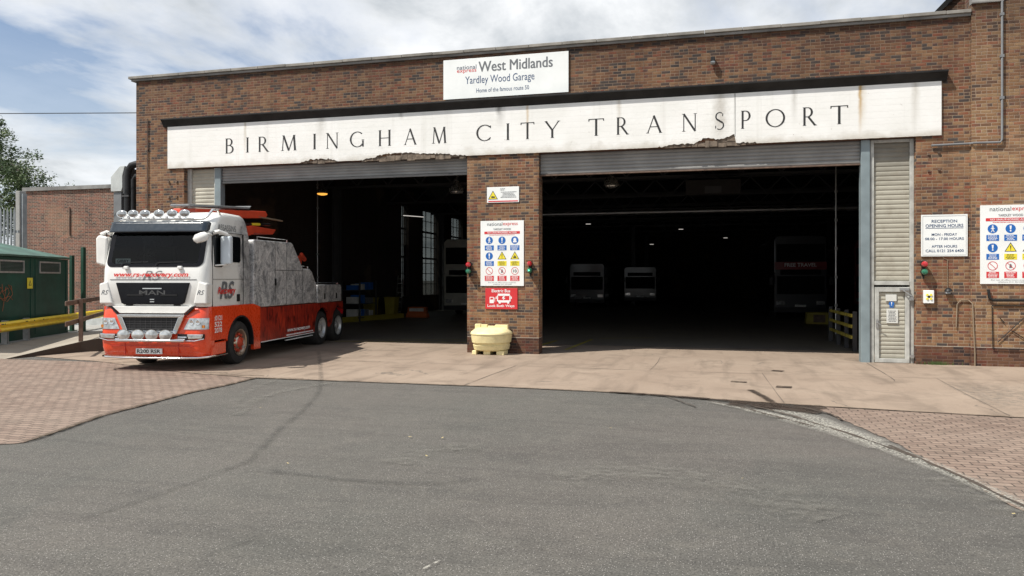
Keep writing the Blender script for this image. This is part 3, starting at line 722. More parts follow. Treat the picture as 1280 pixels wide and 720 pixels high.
def glyph(ch):
    g = Glyph()
    if ch == 'I': g.stem(.1); W = .2
    elif ch == 'B': g.stem(.12); g.line(.12,.975,.3,.975,.04); g.line(.12,.53,.3,.53,.04); g.line(.12,.025,.3,.025,.04); g.arc(.28,.755,.22,.245,-90,90); g.arc(.30,.27,.27,.27,-90,90); W = .58
    elif ch == 'R': g.stem(.12); g.line(.12,.975,.3,.975,.04); g.line(.12,.48,.3,.48,.04); g.arc(.28,.73,.24,.27,-90,90); g.line(.3,.48,.62,0,.10); g.ser(.64,0,.16); W = .7
    elif ch == 'P': g.stem(.12); g.line(.12,.975,.3,.975,.04); g.line(.12,.45,.3,.45,.04); g.arc(.28,.71,.25,.285,-90,90); W = .54
    elif ch == 'M': g.line(.12,0,.18,1,TN); g.ser(.12,0); g.line(.18,1,.46,0,.10); g.line(.46,0,.74,1,TN); g.line(.74,1,.80,0,TH); g.ser(.80,0); g.ser(.16,1,.14); g.ser(.76,1,.14); W = .92
    elif ch == 'N': g.line(.12,0,.12,1,TN); g.ser(.12,0); g.ser(.10,1,.16); g.line(.12,1,.70,0,.10); g.line(.70,0,.70,1,TN); g.ser(.70,1); W = .82
    elif ch == 'G': g.arc(.46,.5,.46,.5,48,318); g.line(.80,.03,.80,.42,TH*.9); g.ser(.80,.45,.2); g.line(.78,.16,.62,.04,.05); W = .88
    elif ch == 'C': g.arc(.46,.5,.46,.5,48,312); g.line(.77,.78,.77,.93,.05); g.line(.77,.22,.70,.08,.05); W = .8
    elif ch == 'O': g.arc(.5,.5,.5,.5,0,360,n=32); W = 1.
    elif ch == 'H': g.stem(.12); g.stem(.66); g.line(.12,.5,.66,.5,.045); W = .78
    elif ch == 'A': g.line(.10,0,.42,1.0,TN); g.line(.40,1.0,.74,0,TH); g.ser(.10,0,.18); g.ser(.74,0,.18); g.line(.22,.36,.62,.36,.042); W = .84
    elif ch == 'T': g.line(.36,0,.36,1,TH); g.ser(.36,0); g.line(0,.975,.72,.975,.045); g.line(.015,.86,.035,.99,.045); g.line(.705,.86,.685,.99,.045); W = .72
    elif ch == 'Y': g.line(.38,0,.38,.48,TH); g.ser(.38,0); g.line(.38,.46,.06,1,TH*.9); g.line(.38,.46,.70,1,TN); g.ser(.07,1,.17); g.ser(.70,1,.17); W = .76
    elif ch == 'S': 
        g.arc(.26,.745,.25,.255,55,235,TH*.75,TN); g.arc(.26,.255,.26,.255,-125,55,TH*.75,TN); g.line(.10,.60,.42,.40,.10); g.line(.43,.76,.44,.92,.045); g.line(.03,.24,.03,.09,.045); W = .52
    return g, W
LET = [('B',-13.89,-13.58),('I',-13.17,-13.06),('R',-12.77,-12.39),('M',-12.02,-11.46),('I',-10.96,-10.84),('N',-10.55,-10.12),('G',-9.78,-9.33),('H',-8.91,-8.49),('A',-8.13,-7.72),('M',-7.30,-6.83),
       ('C',-5.99,-5.57),('I',-5.15,-5.04),('T',-4.74,-4.36),('Y',-4.08,-3.66),('T',-2.90,-2.49),('R',-2.18,-1.84),('A',-1.41,-.98),('N',-.51,-.11),('S',.32,.54),('P',.93,1.18),('O',1.53,1.99),('R',2.38,2.72),('T',3.03,3.43)]
for ch, xa, xb in LET:
    g, W = glyph(ch); mb = MB(); k = 0
    for q in g.q:
        yv = -.0575-.0004*(k % 5); k += 1
        mb.poly([(xa+p[0]/W*(xb-xa), yv, 5.80+p[1]*.45) for p in q])
    mb.build('letter', 'text_black', FB)

# ---- roller shutters
def shutter(name, x0, x1, z0, z1, y, mat, pitch=.075, parent=None, depth=.018):
    mb = MB(); n = max(1, int(round((z1-z0)/pitch))); h = (z1-z0)/n; vs = []; fs = []
    for i in range(n):
        for t, d in ((0,.0),(.12,depth*.2),(.22,depth),(.5,depth*1.25),(.8,depth),(.93,depth*.2)): vs += [(x0,y-d,z0+h*(i+t)),(x1,y-d,z0+h*(i+t))]
    vs += [(x0,y,z1),(x1,y,z1)]
    for i in range(len(vs)//2-1): fs.append((2*i,2*i+1,2*i+3,2*i+2))
    mb.add(vs, fs); mb.box(x0,x1,y+.002,y+.03,z0,z1)
    return mb.build(name, mat, parent or G, fixn=False)
shutter('roller_shutter', -14.14, -6.28, 4.99, 5.42, .20, 'shutter_grey', .09)
shutter('roller_shutter', -4.24, 3.74, 4.86, 5.42, .20, 'shutter_grey', .09)
b = MB(); b.box(-14.14,-6.28,.14,.24,4.93,4.985); b.build('shutter_rail', 'steel_dark', G)
b = MB(); b.box(-4.24,3.74,.14,.24,4.82,4.855); b.build('shutter_rail', 'rust_brown', G)
shutter('side_shutter', -15.22, -14.42, 0, 5.40, .22, 'shutter_cream', .115, depth=.010)
b = MB(); b.box(-15.36,-15.22,.16,.30,0,5.41); b.box(-14.42,-14.36,.16,.30,0,5.41); b.build('shutter_frame', 'frame_grey', G)
b = MB(); b.box(-14.355,-14.15,.10,.32,0,5.41); b.build('door_post', 'frame_blue', G, bevel=.01)
b = MB(); b.box(3.745,3.945,.08,.34,0,5.41); b.build('door_post', 'frame_blue', G, bevel=.01)
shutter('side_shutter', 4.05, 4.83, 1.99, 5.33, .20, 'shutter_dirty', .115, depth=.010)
b = MB(); b.box(3.965,4.045,.14,.30,0,5.41); b.box(4.835,4.925,.14,.30,0,5.41); b.box(4.05,4.83,.14,.30,5.335,5.41); b.box(4.05,4.83,.13,.30,1.89,1.985); b.build('shutter_frame', 'frame_grey', G, bevel=.006)
D = shutter('wicket_door', 4.155, 4.72, .12, 1.72, .16, 'shutter_cream', .10, depth=.012)
b = MB(); b.box(4.06,4.15,.10,.18,.02,1.84); b.box(4.725,4.82,.10,.18,.02,1.84); b.box(4.15,4.725,.10,.18,1.725,1.84); b.box(4.15,4.725,.10,.18,.02,.115); b.build('door_frame', 'frame_grey', D, bevel=.005)
b = MB(); b.box(4.075,4.125,.07,.10,.86,1.06); b.tube([(4.10,.07,.98),(4.10,.03,.98),(4.19,.03,.92)], .012); b.build('handle', 'brushed_metal', D)
b = MB(); b.box(4.60,4.80,.04,.10,1.76,1.82); b.bar((4.62,.05,1.80),(4.84,-.02,1.63),.02); b.box(4.80,4.90,.06,.13,1.52,1.60); b.box(4.82,4.91,.05,.10,.16,.22); b.build('door_closer', 'brushed_metal', D)

# ---- right-hand office block, proud of the garage wall
O = thing('office_block', 'taller warm brick office block at the right end of the garage', 'building')
b = MB(); b.box(6.09,16.2,-.07,.449,-.1,8.45); b.box(6.72,16.2,-.055,.449,8.45,12); b.box(6.11,6.72,.0,.449,8.45,12); b.build('wall', 'brick_warm', O)
b = MB(); b.prism([(-.14,8.47),(.0,8.70),(.05,8.70),(.05,8.45),(-.14,8.44)], 6.08, 6.73, 'x'); b.build('flashing', 'cap_lead', O)
b = MB(); b.prism([(5.6,8.34),(5.98,8.95),(9.2,12.3),(9.2,8.34)], 2.0, 2.3, 'y'); b.build('gable', 'brick_warm', O)
b = MB(); b.prism([(5.86,8.84),(5.80,8.93),(9.1,12.4),(9.2,12.3)], 1.93, 9, 'y'); b.build('roof', 'black_paint', O)

# ---- annexe wall behind the yard on the left
A_ = thing('brick_annexe', 'lower red brick building set back behind the green substation', 'building')
b = MB(); b.box(-33.48,-17.15,11,20,-.1,6.5); b.build('wall', 'brick_red', A_)
b = MB(); b.box(-33.6,-17.12,10.9,20.1,6.5,6.68); b.build('coping', 'cap_lead', A_)
b = MB(); b.tube([(-30.7,10.96,4.2),(-30.7,10.96,5.6)], .03); b.build('drain_pipe', 'rust_brown', A_)

# ---- fixings on the facade
def pipe(name, pts, r, mat, label, cat='pipe', clips=True):
    t = thing(name, label, cat, pts[0])
    o = Vector(pts[0]); mb = MB(); mb.tube([Vector(p)-o for p in pts], r, 8); mb.build('pipe', mat, t, smooth=True)
    if clips:
        for i in range(len(pts)-1):
            a, c = Vector(pts[i])-o, Vector(pts[i+1])-o
            if (c-a).length < .4: continue
            for k in range(1, int((c-a).length/1.1)+1):
                p = a+(c-a)*k/(int((c-a).length/1.1)+1); mb = MB(); mb.box(p.x-r*1.4,p.x+r*1.4,p.y-r*1.15,p.y+r*1.9,p.z-r*1.2,p.z+r*1.2); mb.build('pipe_clip', mat, t)
    return t
pipe('conduit', [(6.70,-.12,12),(6.70,-.12,5.25),(6.66,-.12,5.19),(6.10,-.12,5.20),(6.04,-.05,5.20),(5.25,-.05,5.19)], .026, 'duct_grey', 'grey conduit running down the office block then left towards the white beam', 'conduit')
pipe('drain_pipe', [(-16.66,-.03,7.0),(-16.66,-.03,3.2),(-16.75,-.03,3.05)], .016, 'rust_brown', 'thin rusty pipe on the left end of the garage front', 'pipe')
pipe('water_pipe', [(5.78,-.03,.9),(5.80,-.03,1.45),(5.88,-.03,1.54),(6.04,-.03,1.54),(6.10,-.10,1.46),(6.12,-.10,.9),(6.15,-.10,.3),(6.15,-.10,.01)], .014, 'cable_tan', 'looped tan cable hanging low on the wall below the small lamp', 'cable', clips=False)
pipe('gate_rail', [(6.42,-.12,1.80),(6.44,-.12,1.60),(6.50,-.14,1.55),(7.4,-.14,1.55)], .032, 'black_paint', 'bent black pipe on the wall under the right hazard board', 'pipe')
b = MB()
for a, c in (((6.50,1.42),(7.5,1.42)),((6.50,1.42),(6.52,.42)),((6.52,.42),(7.5,.42)),((6.62,.58),(7.2,1.2)),((6.9,.85),(7.4,.50)),((6.66,1.14),(6.76,1.02))):
    b.tube([(a[0]-6.5,-.02,a[1]-.4),(c[0]-6.5,-.02,c[1]-.4)], .010, 6)
o = b.build('wall_bracket', 'black_paint'); o.location = (6.5,-.08,.4); tag(o, 'thin black wire frame with crossed bars fixed low on the right wall', 'bracket')
# bolts left in the wall
for x, z in ((5.20,4.99),(5.42,5.02),(5.20,4.60),(5.42,4.62)):
    q = MB(); q.box(x-.022,x+.022,-.035,0,z-.022,z+.022); q.build('fixing_bolt', 'rust_brown', G)
for x, z in ((-15.9,5.02),(-15.62,5.02),(-15.9,4.55),(-15.62,4.55)):
    q = MB(); q.box(x-.03,x+.03,-.035,0,z-.03,z+.03); q.build('fixing_bolt', 'rust_brown', G)
for x, z in ((-10.96,7.55),(-11.06,7.03)):
    q = MB(); q.box(x-.05,x+.05,-.004,.0,z-.035,z+.035); q.build('vent_hole', 'text_black', G)

# security camera
t = thing('security_camera', 'small dark dome camera high on the brickwork right of the name board', 'camera', (.265,0,7.5))
b = MB(); b.box(-.05,.05,-.16,0,.02,.14); b.build('housing', 'black_plastic', t, bevel=.01)
b = MB(); b.lathe([(.0,-.07),(.05,-.055),(.07,-.01),(.07,.02)], 16, Matrix.Translation((0,-.10,0))); b.build('dome', 'lamp_glass', t, smooth=True)
# ------------------------------------------------------------------ signs
def board(name, label, x0, x1, z0, z1, y, mat='sign_white', cat='sign', edge=None):
    cx, cz = (x0+x1)/2, z0
    t = thing(name, label, cat, (cx, y, cz))
    b = MB(); b.box(x0-cx, x1-cx, -.02, 0, 0, z1-z0); b.build('board', mat, t, bevel=.003)
    if edge:
        e = MB(); a, c, h, d = x0-cx+.03, x1-cx-.03, z1-z0-.03, .006
        for q in ((a,c,.03,.03+d),(a,c,h-d,h),(a,a+d,.03+d,h-d),(c-d,c,.03+d,h-d)): e.box(q[0],q[1],-.0235,-.0205,q[2],q[3])
        e.build('border', edge, t)
    return t
S1 = board('name_board', 'wide white garage name board above the lettered beam', -6.945, -3.433, 7.0, 8.09, -.03)
W_, H_ = 3.512, 1.09
tx = lambda n, s, m, a, b_, c, d, t=S1, y=-.023, **k: text(n, s, m, t, a, b_, c, d, y, **k)
tx('lettering', 'national', 'text_navy', -1.36, -.80, .80, .915)
tx('lettering', 'express', 'text_red', -1.36, -.80, .685, .79)
tx('lettering', 'West Midlands', 'text_grey', -.74, 1.32, .70, .98)
tx('lettering', 'West Midlands', 'text_grey', -.728, 1.332, .70, .98, y=-.0233); tx('lettering', 'West Midlands', 'text_grey', -.734, 1.326, .705, .985, y=-.0236)
tx('lettering', 'Yardley Wood Garage', 'text_blue', -1.12, .83, .33, .60)
tx('lettering', 'Home of the famous route 50', 'text_blue', -.80, .68, .14, .255)

def strips(mb, x0, x1, z0, z1, n, y, rnd):
    h = (z1-z0)/n
    for i in range(n):
        wd = (x1-x0)*rnd.uniform(.6, .95); c = (x0+x1)/2
        # broken little words
        x = c-wd/2
        while x < c+wd/2-.02:
            ww = min(rnd.uniform(.02,.06), c+wd/2-x); mb.box(x, x+ww, y-.001, y, z0+h*(i+.28), z0+h*(i+.72)); x += ww+.008
def hazard_board(label, x0, x1, z0, z1, y):
    t = board('hazard_board', label, x0, x1, z0, z1, y)
    t['group'] = 'safety notice boards on the brickwork'
    Wd = x1-x0; Hh = z1-z0; rnd = random.Random(9)
    k = Wd/1.22; X = lambda u: (u-.61)*k; Z = lambda v: v*Hh/1.83
    text('lettering', 'national', 'text_grey', t, X(.19), X(.62), Z(1.69), Z(1.79), -.0235)
    text('lettering', 'express', 'text_red', t, X(.64), X(1.05), Z(1.67), Z(1.765), -.0235)
    text('lettering', 'YARDLEY WOOD', 'text_grey', t, X(.36), X(.86), Z(1.565), Z(1.62), -.0235, bold=.01)
    b = MB(); b.box(X(.11),X(1.11),-.0235,-.0205,Z(1.46),Z(1.53)); b.build('banner', 'sign_red', t)
    text('lettering', 'NO UNAUTHORISED ACCESS', 'text_white', t, X(.2), X(1.02), Z(1.475), Z(1.515), -.0255, bold=.012)
    b = MB(); strips(b, X(.14), X(1.08), Z(1.415), Z(1.445), 1, -.0215, rnd); b.build('small_print', 'text_red', t)
    rows = [(1.28, 1.00, 1.14, ['man','bang','mask'], ['sign_blue']*3), (.84, .565, .70, ['bang','tri','tri2'], ['sign_blue','sign_yellow','sign_yellow']), (.42, .14, .285, ['no','no2','ten'], ['sign_red']*3)]
    for zc, c0, c1, kinds, cc in rows:
        for i in range(3):
            u = .25+.36*i; cx = X(u); cz = Z(zc); r = .105*min(k, Hh/1.83); kd = kinds[i]; b = MB()
            if kd in ('man','bang','mask'):
                b.use('sign_blue').disc(cx, cz, -.022, r); b.use('text_white')
                if kd == 'bang': b.poly([(cx-.022,-.024,cz+.07),(cx+.022,-.024,cz+.07),(cx+.012,-.024,cz-.02),(cx-.012,-.024,cz-.02)][::-1]); b.disc(cx, cz-.05, -.024, .018, 12)
                elif kd == 'man':
                    b.disc(cx, cz+.062, -.024, .018, 12); b.poly([(cx-.02,-.024,cz+.04),(cx+.02,-.024,cz+.04),(cx+.018,-.024,cz-.02),(cx-.018,-.024,cz-.02)])
                    for a, c in (((0,-.01),(-.03,-.08)),((0,-.01),(.032,-.078)),((.0,.035),(.04,-.0)),((0,.035),(-.04,.0))): b.poly([(cx+a[0]-.008,-.0242,cz+a[1]),(cx+a[0]+.008,-.0242,cz+a[1]),(cx+c[0]+.008,-.0242,cz+c[1]),(cx+c[0]-.008,-.0242,cz+c[1])])
                else: b.disc(cx, cz+.02, -.024, .042, 16); b.poly([(cx-.05,-.0243,cz-.06),(cx+.05,-.0243,cz-.06),(cx+.05,-.0243,cz-.015),(cx-.05,-.0243,cz-.015)])
            elif kd in ('tri','tri2'):
                b.use('text_black').poly([(cx-.125,-.022,cz-.09),(cx+.125,-.022,cz-.09),(cx,-.022,cz+.125)])
                b.use('sign_yellow').poly([(cx-.10,-.0235,cz-.077),(cx+.10,-.0235,cz-.077),(cx,-.0235,cz+.095)])
                b.use('text_black')
                if kd == 'tri': b.poly([(cx-.012,-.025,cz+.05),(cx+.012,-.025,cz+.05),(cx+.007,-.025,cz-.025),(cx-.007,-.025,cz-.025)]); b.disc(cx, cz-.05, -.025, .011, 10)
                else: b.poly([(cx-.05,-.025,cz-.055),(cx+.05,-.025,cz-.055),(cx+.03,-.025,cz-.01),(cx-.03,-.025,cz-.01)]); b.disc(cx, cz+.012, -.025, .014, 10)
            else:
                b.use('sign_red').disc(cx, cz, -.022, r, 28, r*.86)
                if kd != 'ten': b.poly([(cx-r*.66,-.0235,cz+r*.58),(cx-r*.58,-.0235,cz+r*.66),(cx+r*.66,-.0235,cz-r*.58),(cx+r*.58,-.0235,cz-r*.66)])
                if kd == 'no2': b.use('text_grey').disc(cx, cz+.025, -.0215, .02, 10); b.poly([(cx-.03,-.0215,cz-.05),(cx+.02,-.0215,cz-.05),(cx+.03,-.0215,cz+.01),(cx-.02,-.0215,cz+.01)])
            b.build('pictogram', None, t, fixn=False)
            if kd == 'ten': text('lettering', '10', 'text_black', t, cx-.05, cx+.05, cz-.04, cz+.04, -.0235, bold=.01)
            q = MB(); q.box(cx-.128*k, cx+.128*k, -.023, -.0205, Z(c0), Z(c1)); cap = q.build('caption_panel', cc[i], t)
            q = MB(); strips(q, cx-.11*k, cx+.11*k, Z(c0)+.008, Z(c1)-.008, 4, -.0235, rnd); q.build('small_print', 'text_white' if cc[i] != 'sign_yellow' else 'text_black', cap)
    text('lettering', 'For out of office hours enquiries', 'text_grey', t, X(.22), X(1.0), Z(.075), Z(.108), -.0235)
    text('lettering', 'telephone 0121 254 6400', 'text_grey', t, X(.36), X(.88), Z(.03), Z(.062), -.0235)
    return t
hazard_board('tall white safety board with coloured symbols on the pillar between the bays', -5.878, -4.659, 1.845, 3.62, -.003)
hazard_board('tall white safety board with coloured symbols on the far right wall', 6.262, 7.50, 1.92, 3.745, -.075)

S2 = board('opening_hours_sign', 'white reception opening hours sign right of the wicket door', 5.037, 6.02, 2.57, 3.555, -.012, edge='grey_edge')
for s, a, b_, c, d in (('RECEPTION',-.27,.27,.795,.865),('OPENING HOURS',-.40,.40,.685,.76),('MON - FRIDAY',-.27,.27,.485,.545),('08.00 - 17.00 HOURS',-.41,.41,.385,.445),('AFTER HOURS',-.27,.27,.205,.265),('CALL 0121 254 6400',-.40,.41,.10,.165)):
    text('lettering', s, 'text_blue', S2, a, b_, c, d, -.0235, bold=.012)
b = MB(); b.box(-.40,.40,-.0235,-.0205,.66,.67); b.build('underline', 'text_blue', S2)
S3 = board('warning_sign', 'small white sign with yellow triangle at the top of the pillar', -5.695, -4.793, 4.115, 4.54, -.003)
b = MB(); b.use('text_black').poly([(-.42,-.022,.09),(-.14,-.022,.09),(-.28,-.022,.33)]); b.use('sign_yellow').poly([(-.39,-.0235,.107),(-.17,-.0235,.107),(-.28,-.0235,.30)]); b.use('text_black').poly([(-.33,-.025,.13),(-.23,-.025,.13),(-.22,-.025,.165),(-.32,-.025,.18)]); b.build('pictogram', None, S3, fixn=False)
b = MB(); b.box(-.41,.42,-.0235,-.0205,.02,.05); b.build('banner', 'sign_red', S3)
b = MB(); rr_ = random.Random(2); strips(b, -.08,.40,.12,.30,5,-.0215,rr_); strips(b,-.1,.08,.32,.39,2,-.0215,rr_); b.build('small_print', 'text_grey', S3)
S4 = board('electric_bus_sign', 'red electric bus sign just above the yellow grit bin', -5.74, -4.837, 1.215, 1.785, -.003, mat='sign_red')
text('lettering', 'Electric Bus', 'text_white', S4, -.27, .25, .455, .54, -.0235, bold=.015)
text('lettering', 'Look Both Ways', 'text_white', S4, -.39, .37, .035, .125, -.0235, bold=.015)
b = MB(); b.use('text_white')
for q in ((-.12,.26,.18,.21),(-.10,.24,.36,.42),(-.12,-.09,.18,.37),(.23,.26,.18,.37),(-.09,.23,.21,.24),(-.07,-.02,.15,.18),(.17,.22,.15,.18),(-.155,-.13,.28,.34),(.27,.295,.28,.34),(-.33,-.21,.16,.33),(-.19,-.175,.2,.3),(-.21,-.17,.29,.305)): b.box(q[0],q[1],-.0235,-.0205,q[2],q[3])
b.poly([(.05,-.024,.35),(.10,-.024,.35),(.075,-.024,.30),(.12,-.024,.30),(.04,-.024,.235),(.065,-.024,.285),(.02,-.024,.285)])
b.use('sign_red').box(-.31,-.23,-.026,-.0237,.26,.31); b.build('pictogram', None, S4)
for lab, x0, x1, z0, z1, wr in (('blank white card at the top of the wicket door', 4.30, 4.54, 1.50, 1.66, 0), ('handwritten white notice taped to the middle of the wicket door', 4.32, 4.57, .97, 1.32, 1)):
    t = board('paper_notice', lab, x0, x1, z0, z1, .135, mat='card_white', cat='notice')
    if wr: b = MB(); strips(b,-.1,.1,.03,.31,8,-.0215,rr_); b.build('small_print','text_grey',t)
t = thing('mandatory_sign', 'round blue exclamation sign between two papers on the wicket door', 'sign', (4.43,.125,1.36))
b = MB(); b.use('sign_blue').disc(0,.075,-.004,.062); b.box(-.05,.05,-.006,-.003,-.012,.01); b.use('text_white').disc(0,.045,-.006,.009,10); b.poly([(-.012,-.006,.12),(.012,-.006,.12),(.007,-.006,.062),(-.007,-.006,.062)]); b.build('plate', None, t, fixn=False)

# traffic signals, wall box, small lamp
def signal(x, z, y, label, lit=False, rz=0.):
    t = thing('wall_signal', label, 'signal light', (x, y, z), rz, 'red and green signal lamps beside the bays')
    b = MB(); b.box(-.035,.035,-.10,0,-.02,.32); b.box(-.02,.02,-.06,-.02,-.10,-.02); b.build('bracket', 'black_plastic', t, bevel=.008)
    for z0, m in ((.165,'signal_red'),(-.015,'signal_lit' if lit else 'signal_green')):
        b = MB(); Mx = Matrix.Translation((0,-.10,z0+.08)) @ Matrix.Rotation(R(90),4,'X')
        b.lathe([(.066,0),(.072,.05),(.066,.10),(.045,.135),(.01,.145)], 18, Mx); b.build('red_lens' if m == 'signal_red' else 'green_lens', 'signal_red' if m == 'signal_red' else 'signal_green', t, smooth=True)
        if m == 'signal_lit': b = MB(); b.disc(0, z0+.08, -.2465, .022, 14); b.build('lit_bulb', m, t)
        b = MB(); b.lathe([(.078,-.012),(.078,.022)], 18, Mx); b.build('lens_ring', 'black_plastic', t, smooth=True)
signal(-6.19, 2.18, 0, 'red and green signal lamp on the left edge of the pillar')
signal(-4.47, 2.20, 0, 'red and green signal lamp with glowing green on the right edge of the pillar', True)
signal(5.08, 2.14, 0, 'red and green signal lamp below the opening hours sign')
t = thing('control_box', 'small white square box with yellow buttons right of the wicket door', 'switch box', (5.19,0,1.46))
b = MB(); b.box(-.11,.11,-.09,0,0,.31); b.build('case', 'sign_white', t, bevel=.012)
b = MB(); 
for q, (dx, dz) in enumerate(((-.04,.20),(.04,.20),(-.04,.11),(.04,.11))): b.lathe([(.026,0),(.026,.02)], 12, Matrix.Translation((dx,-.09,dz)) @ Matrix.Rotation(R(90),4,'X'))
b.build('button', 'sign_yellow', t); b = MB(); b.disc(0,.155,-.093,.03,14); b.build('keyhole', 'text_black', t)
t = thing('bulkhead_lamp', 'small unlit wall lamp below a thin cable right of the control box', 'lamp', (5.60,0,1.74))
b = MB(); b.lathe([(.09,0),(.075,.05),(.02,.09)], 14, Matrix.Translation((0,-.09,0))); b.build('shade', 'black_plastic', t, smooth=True)
b = MB(); b.box(-.075,.03,-.15,-.05,-.05,-.005); b.build('lens', 'lamp_glass', t, bevel=.01)
b = MB(); b.tube([(0,-.015,.08),(.0,-.015,.75),(-.10,-.015,.80)], .008, 6); b.build('cable', 'cable_tan', t)

# grit bin
def grit_bin():
    t = thing('grit_bin', 'pale yellow curved grit bin on the ground against the pillar', 'grit bin', (-5.53,-.02,.012))
    def ring(w, d, z, n=26):
        return [(w*math.copysign(abs(math.cos(a))**.75, math.cos(a)), -.04-d*math.sin(a)**.85 if math.sin(a) > 0 else -.04, z) for a in [PI*k/(n-1) for k in range(n)]]
    def loft(mb, rings):
        n = len(rings[0]); vs = [v for r_ in rings for v in r_]; fs = []
        for i in range(len(rings)-1):
            for k in range(n-1): fs.append((i*n+k, i*n+k+1, (i+1)*n+k+1, (i+1)*n+k))
            fs.append((i*n+n-1, i*n, (i+1)*n, (i+1)*n+n-1))
        fs.append(tuple(range(n))); fs.append(tuple((len(rings)-1)*n+k for k in range(n))); mb.add(vs, fs)
    b = MB(); loft(b, [ring(w, d, z) for w, d, z in ((.42,.50,.10),(.475,.55,.13),(.50,.60,.25),(.485,.575,.27),(.49,.58,.30),(.525,.635,.325),(.535,.65,.40),(.55,.67,.53))]); b.build('tub', 'yellow_plastic', t, smooth=True, angle=35)
    b = MB(); loft(b, [ring(w, d, z) for w, d, z in ((.56,.68,.535),(.565,.685,.56),(.55,.66,.60),(.47,.50,.67),(.40,.25,.705),(.38,.15,.71))])
    lo = b.build('lid', 'yellow_plastic', t, smooth=True, angle=30)
    b = MB(); b.box(-.46,-.30,-.17,-.03,.66,.80); b.box(-.30,-.12,-.15,-.03,.66,.785); b.box(-.12,.1,-.13,-.03,.66,.75); b.box(.1,.46,-.15,-.03,.66,.785); b.build('hinge_block', 'yellow_plastic', lo, bevel=.012)
    b = MB(); b.bar((-.1,-.30,.700),(-.16,-.62,.625),.02,.02); b.bar((.22,-.30,.695),(.27,-.55,.635),.02,.02); b.build('lid_rib', 'yellow_plastic', lo, bevel=.005)
    for x0, x1 in ((-.44,-.32),(-.12,.06),(.24,.44)):
        b = MB(); b.box(x0,x1,-.50,-.05,0,.105); b.build('foot', 'yellow_plastic', t, bevel=.01)
grit_bin()
# ------------------------------------------------------------------ yard on the left
T = thing('substation', 'dark green hipped roof electricity kiosk beside the yellow crash barrier', 'substation', (-22.18,2.45,.10), R(-68.2))
b = MB(); b.box(0,7.5,-3,0,-.1,2.62); b.build('wall', 'dark_green', T)
b = MB(); hz = 2.64
b.add([(-.05,-3.05,hz),(7.55,-3.05,hz),(7.55,.06,hz),(-.05,.06,hz),(-.05,-3.05,hz+.06),(7.55,-3.05,hz+.06),(7.55,.06,hz+.06),(-.05,.06,hz+.06),(1.6,-1.5,hz+.52),(6,-1.5,hz+.52)], [(0,1,2,3),(0,4,5,1),(1,5,6,2),(2,6,7,3),(3,7,4,0),(4,7,8),(7,6,9,8),(6,5,9),(5,4,8,9)])
b.build('roof', 'roof_green', T)
for i, u in enumerate((0.62, 3.05, 5.6)):
    b = MB(); a, c = u, u+1.45
    b.box(a,c,0,.03,2.12,2.17); b.box(a,c,0,.03,2.47,2.52); b.box(a,a+.05,0,.03,2.17,2.47); b.box(c-.05,c,0,.03,2.17,2.47); v = b.build('vent', 'galvanised', T)
    b = MB()
    for k in range(7): b.bar((a+.05,.012,2.19+k*.042),(c-.05,.012,2.19+k*.042),.02,.008)
    b.build('louvre', 'duct_grey', v)
for u in (.15, 2.3, 2.6, 4.9): b = MB(); b.box(u,u+.035,0,.012,.1,2.6); b.build('panel_seam', 'dark_green', T)
b = MB(); b.use('sign_yellow').box(2.52,2.86,.012,.02,1.62,1.97); b.use('text_black').poly([(2.60,.022,1.72),(2.78,.022,1.72),(2.69,.022,1.90)]); b.use('sign_yellow').poly([(2.64,.024,1.74),(2.74,.024,1.74),(2.69,.024,1.85)]); b.build('warning_plate', None, T, fixn=False)
b = MB(); rnd = random.Random(8); p = (3.9,1.5)
for k in range(3):
    pts = [(3.75+k*.42+.18*math.sin(t*1.7+k)+.05*t, .012+k*.002, 1.55+.25*math.sin(t*1.1+k*2)-.02*t) for t in range(9)]; b.tube(pts, .008, 4)
b.tube([(3.72,.012,1.28),(3.9,.012,1.40),(4.3,.012,1.32),(4.75,.012,1.42)], .008, 4); b.tube([(4.1,.012,1.7),(4.25,.012,1.1),(4.3,.012,.95)], .007, 4)
b.build('graffiti', 'graffiti', T)

# crash barrier
A0 = Vector((-18.95,-3.93)); A1 = Vector((-23.6,5.53)); d = (A1-A0).normalized(); ang = math.atan2(d.y, d.x); Ln = (A1-A0).length
T = thing('crash_barrier', 'yellow corrugated crash barrier on galvanised posts in front of the green kiosk', 'barrier', (A0.x, A0.y, 0), ang)
prof = [(0,.47),(-.05,.50),(-.075,.54),(-.05,.58),(0,.61),(0,.64),(-.05,.67),(-.075,.71),(-.05,.75),(0,.78)]
b = MB(); vs = []; fs = []
xs = [0, 1.6, 3.2, 4.8, 6.4, 8., Ln]
for x in xs: vs += [(x, y, z) for y, z in prof]
for i in range(len(xs)-1):
    for k in range(9): fs.append((i*10+k, i*10+k+1, (i+1)*10+k+1, (i+1)*10+k))
b.add([(v[0], v[1], v[2]) for v in vs], fs)
o = b.build('rail', 'yellow_rail', T, smooth=True, angle=60); s_ = o.modifiers.new('t', 'SOLIDIFY'); s_.thickness = .004
for x in (2.3, 3.75, 8.6):
    b = MB(); b.box(x-.07,x-.06,.02,.17,.09,.80); b.box(x+.06,x+.07,.02,.17,.09,.80); b.box(x-.06,x+.06,.16,.17,.09,.80); b.box(x-.14,x+.14,-.03,.25,.09,.105); b.build('post', 'galvanised', T)
b = MB()
for x in (1.7,1.78,1.9,3.3,3.4,3.9,4.6): b.box(x-.015,x+.015,-.09,-.07,.70,.73)
b.build('bolt', 'steel_dark', T)
b = MB(); vs = []
for x, dz in ((-1.6,-.10),(1.65,0)): vs += [(x, y-.012, z+dz) for y, z in prof]
b.add(vs, [(k,k+1,11+k,10+k) for k in range(9)]); b.build('rail_end', 'orange_rail', T, smooth=True, angle=60)

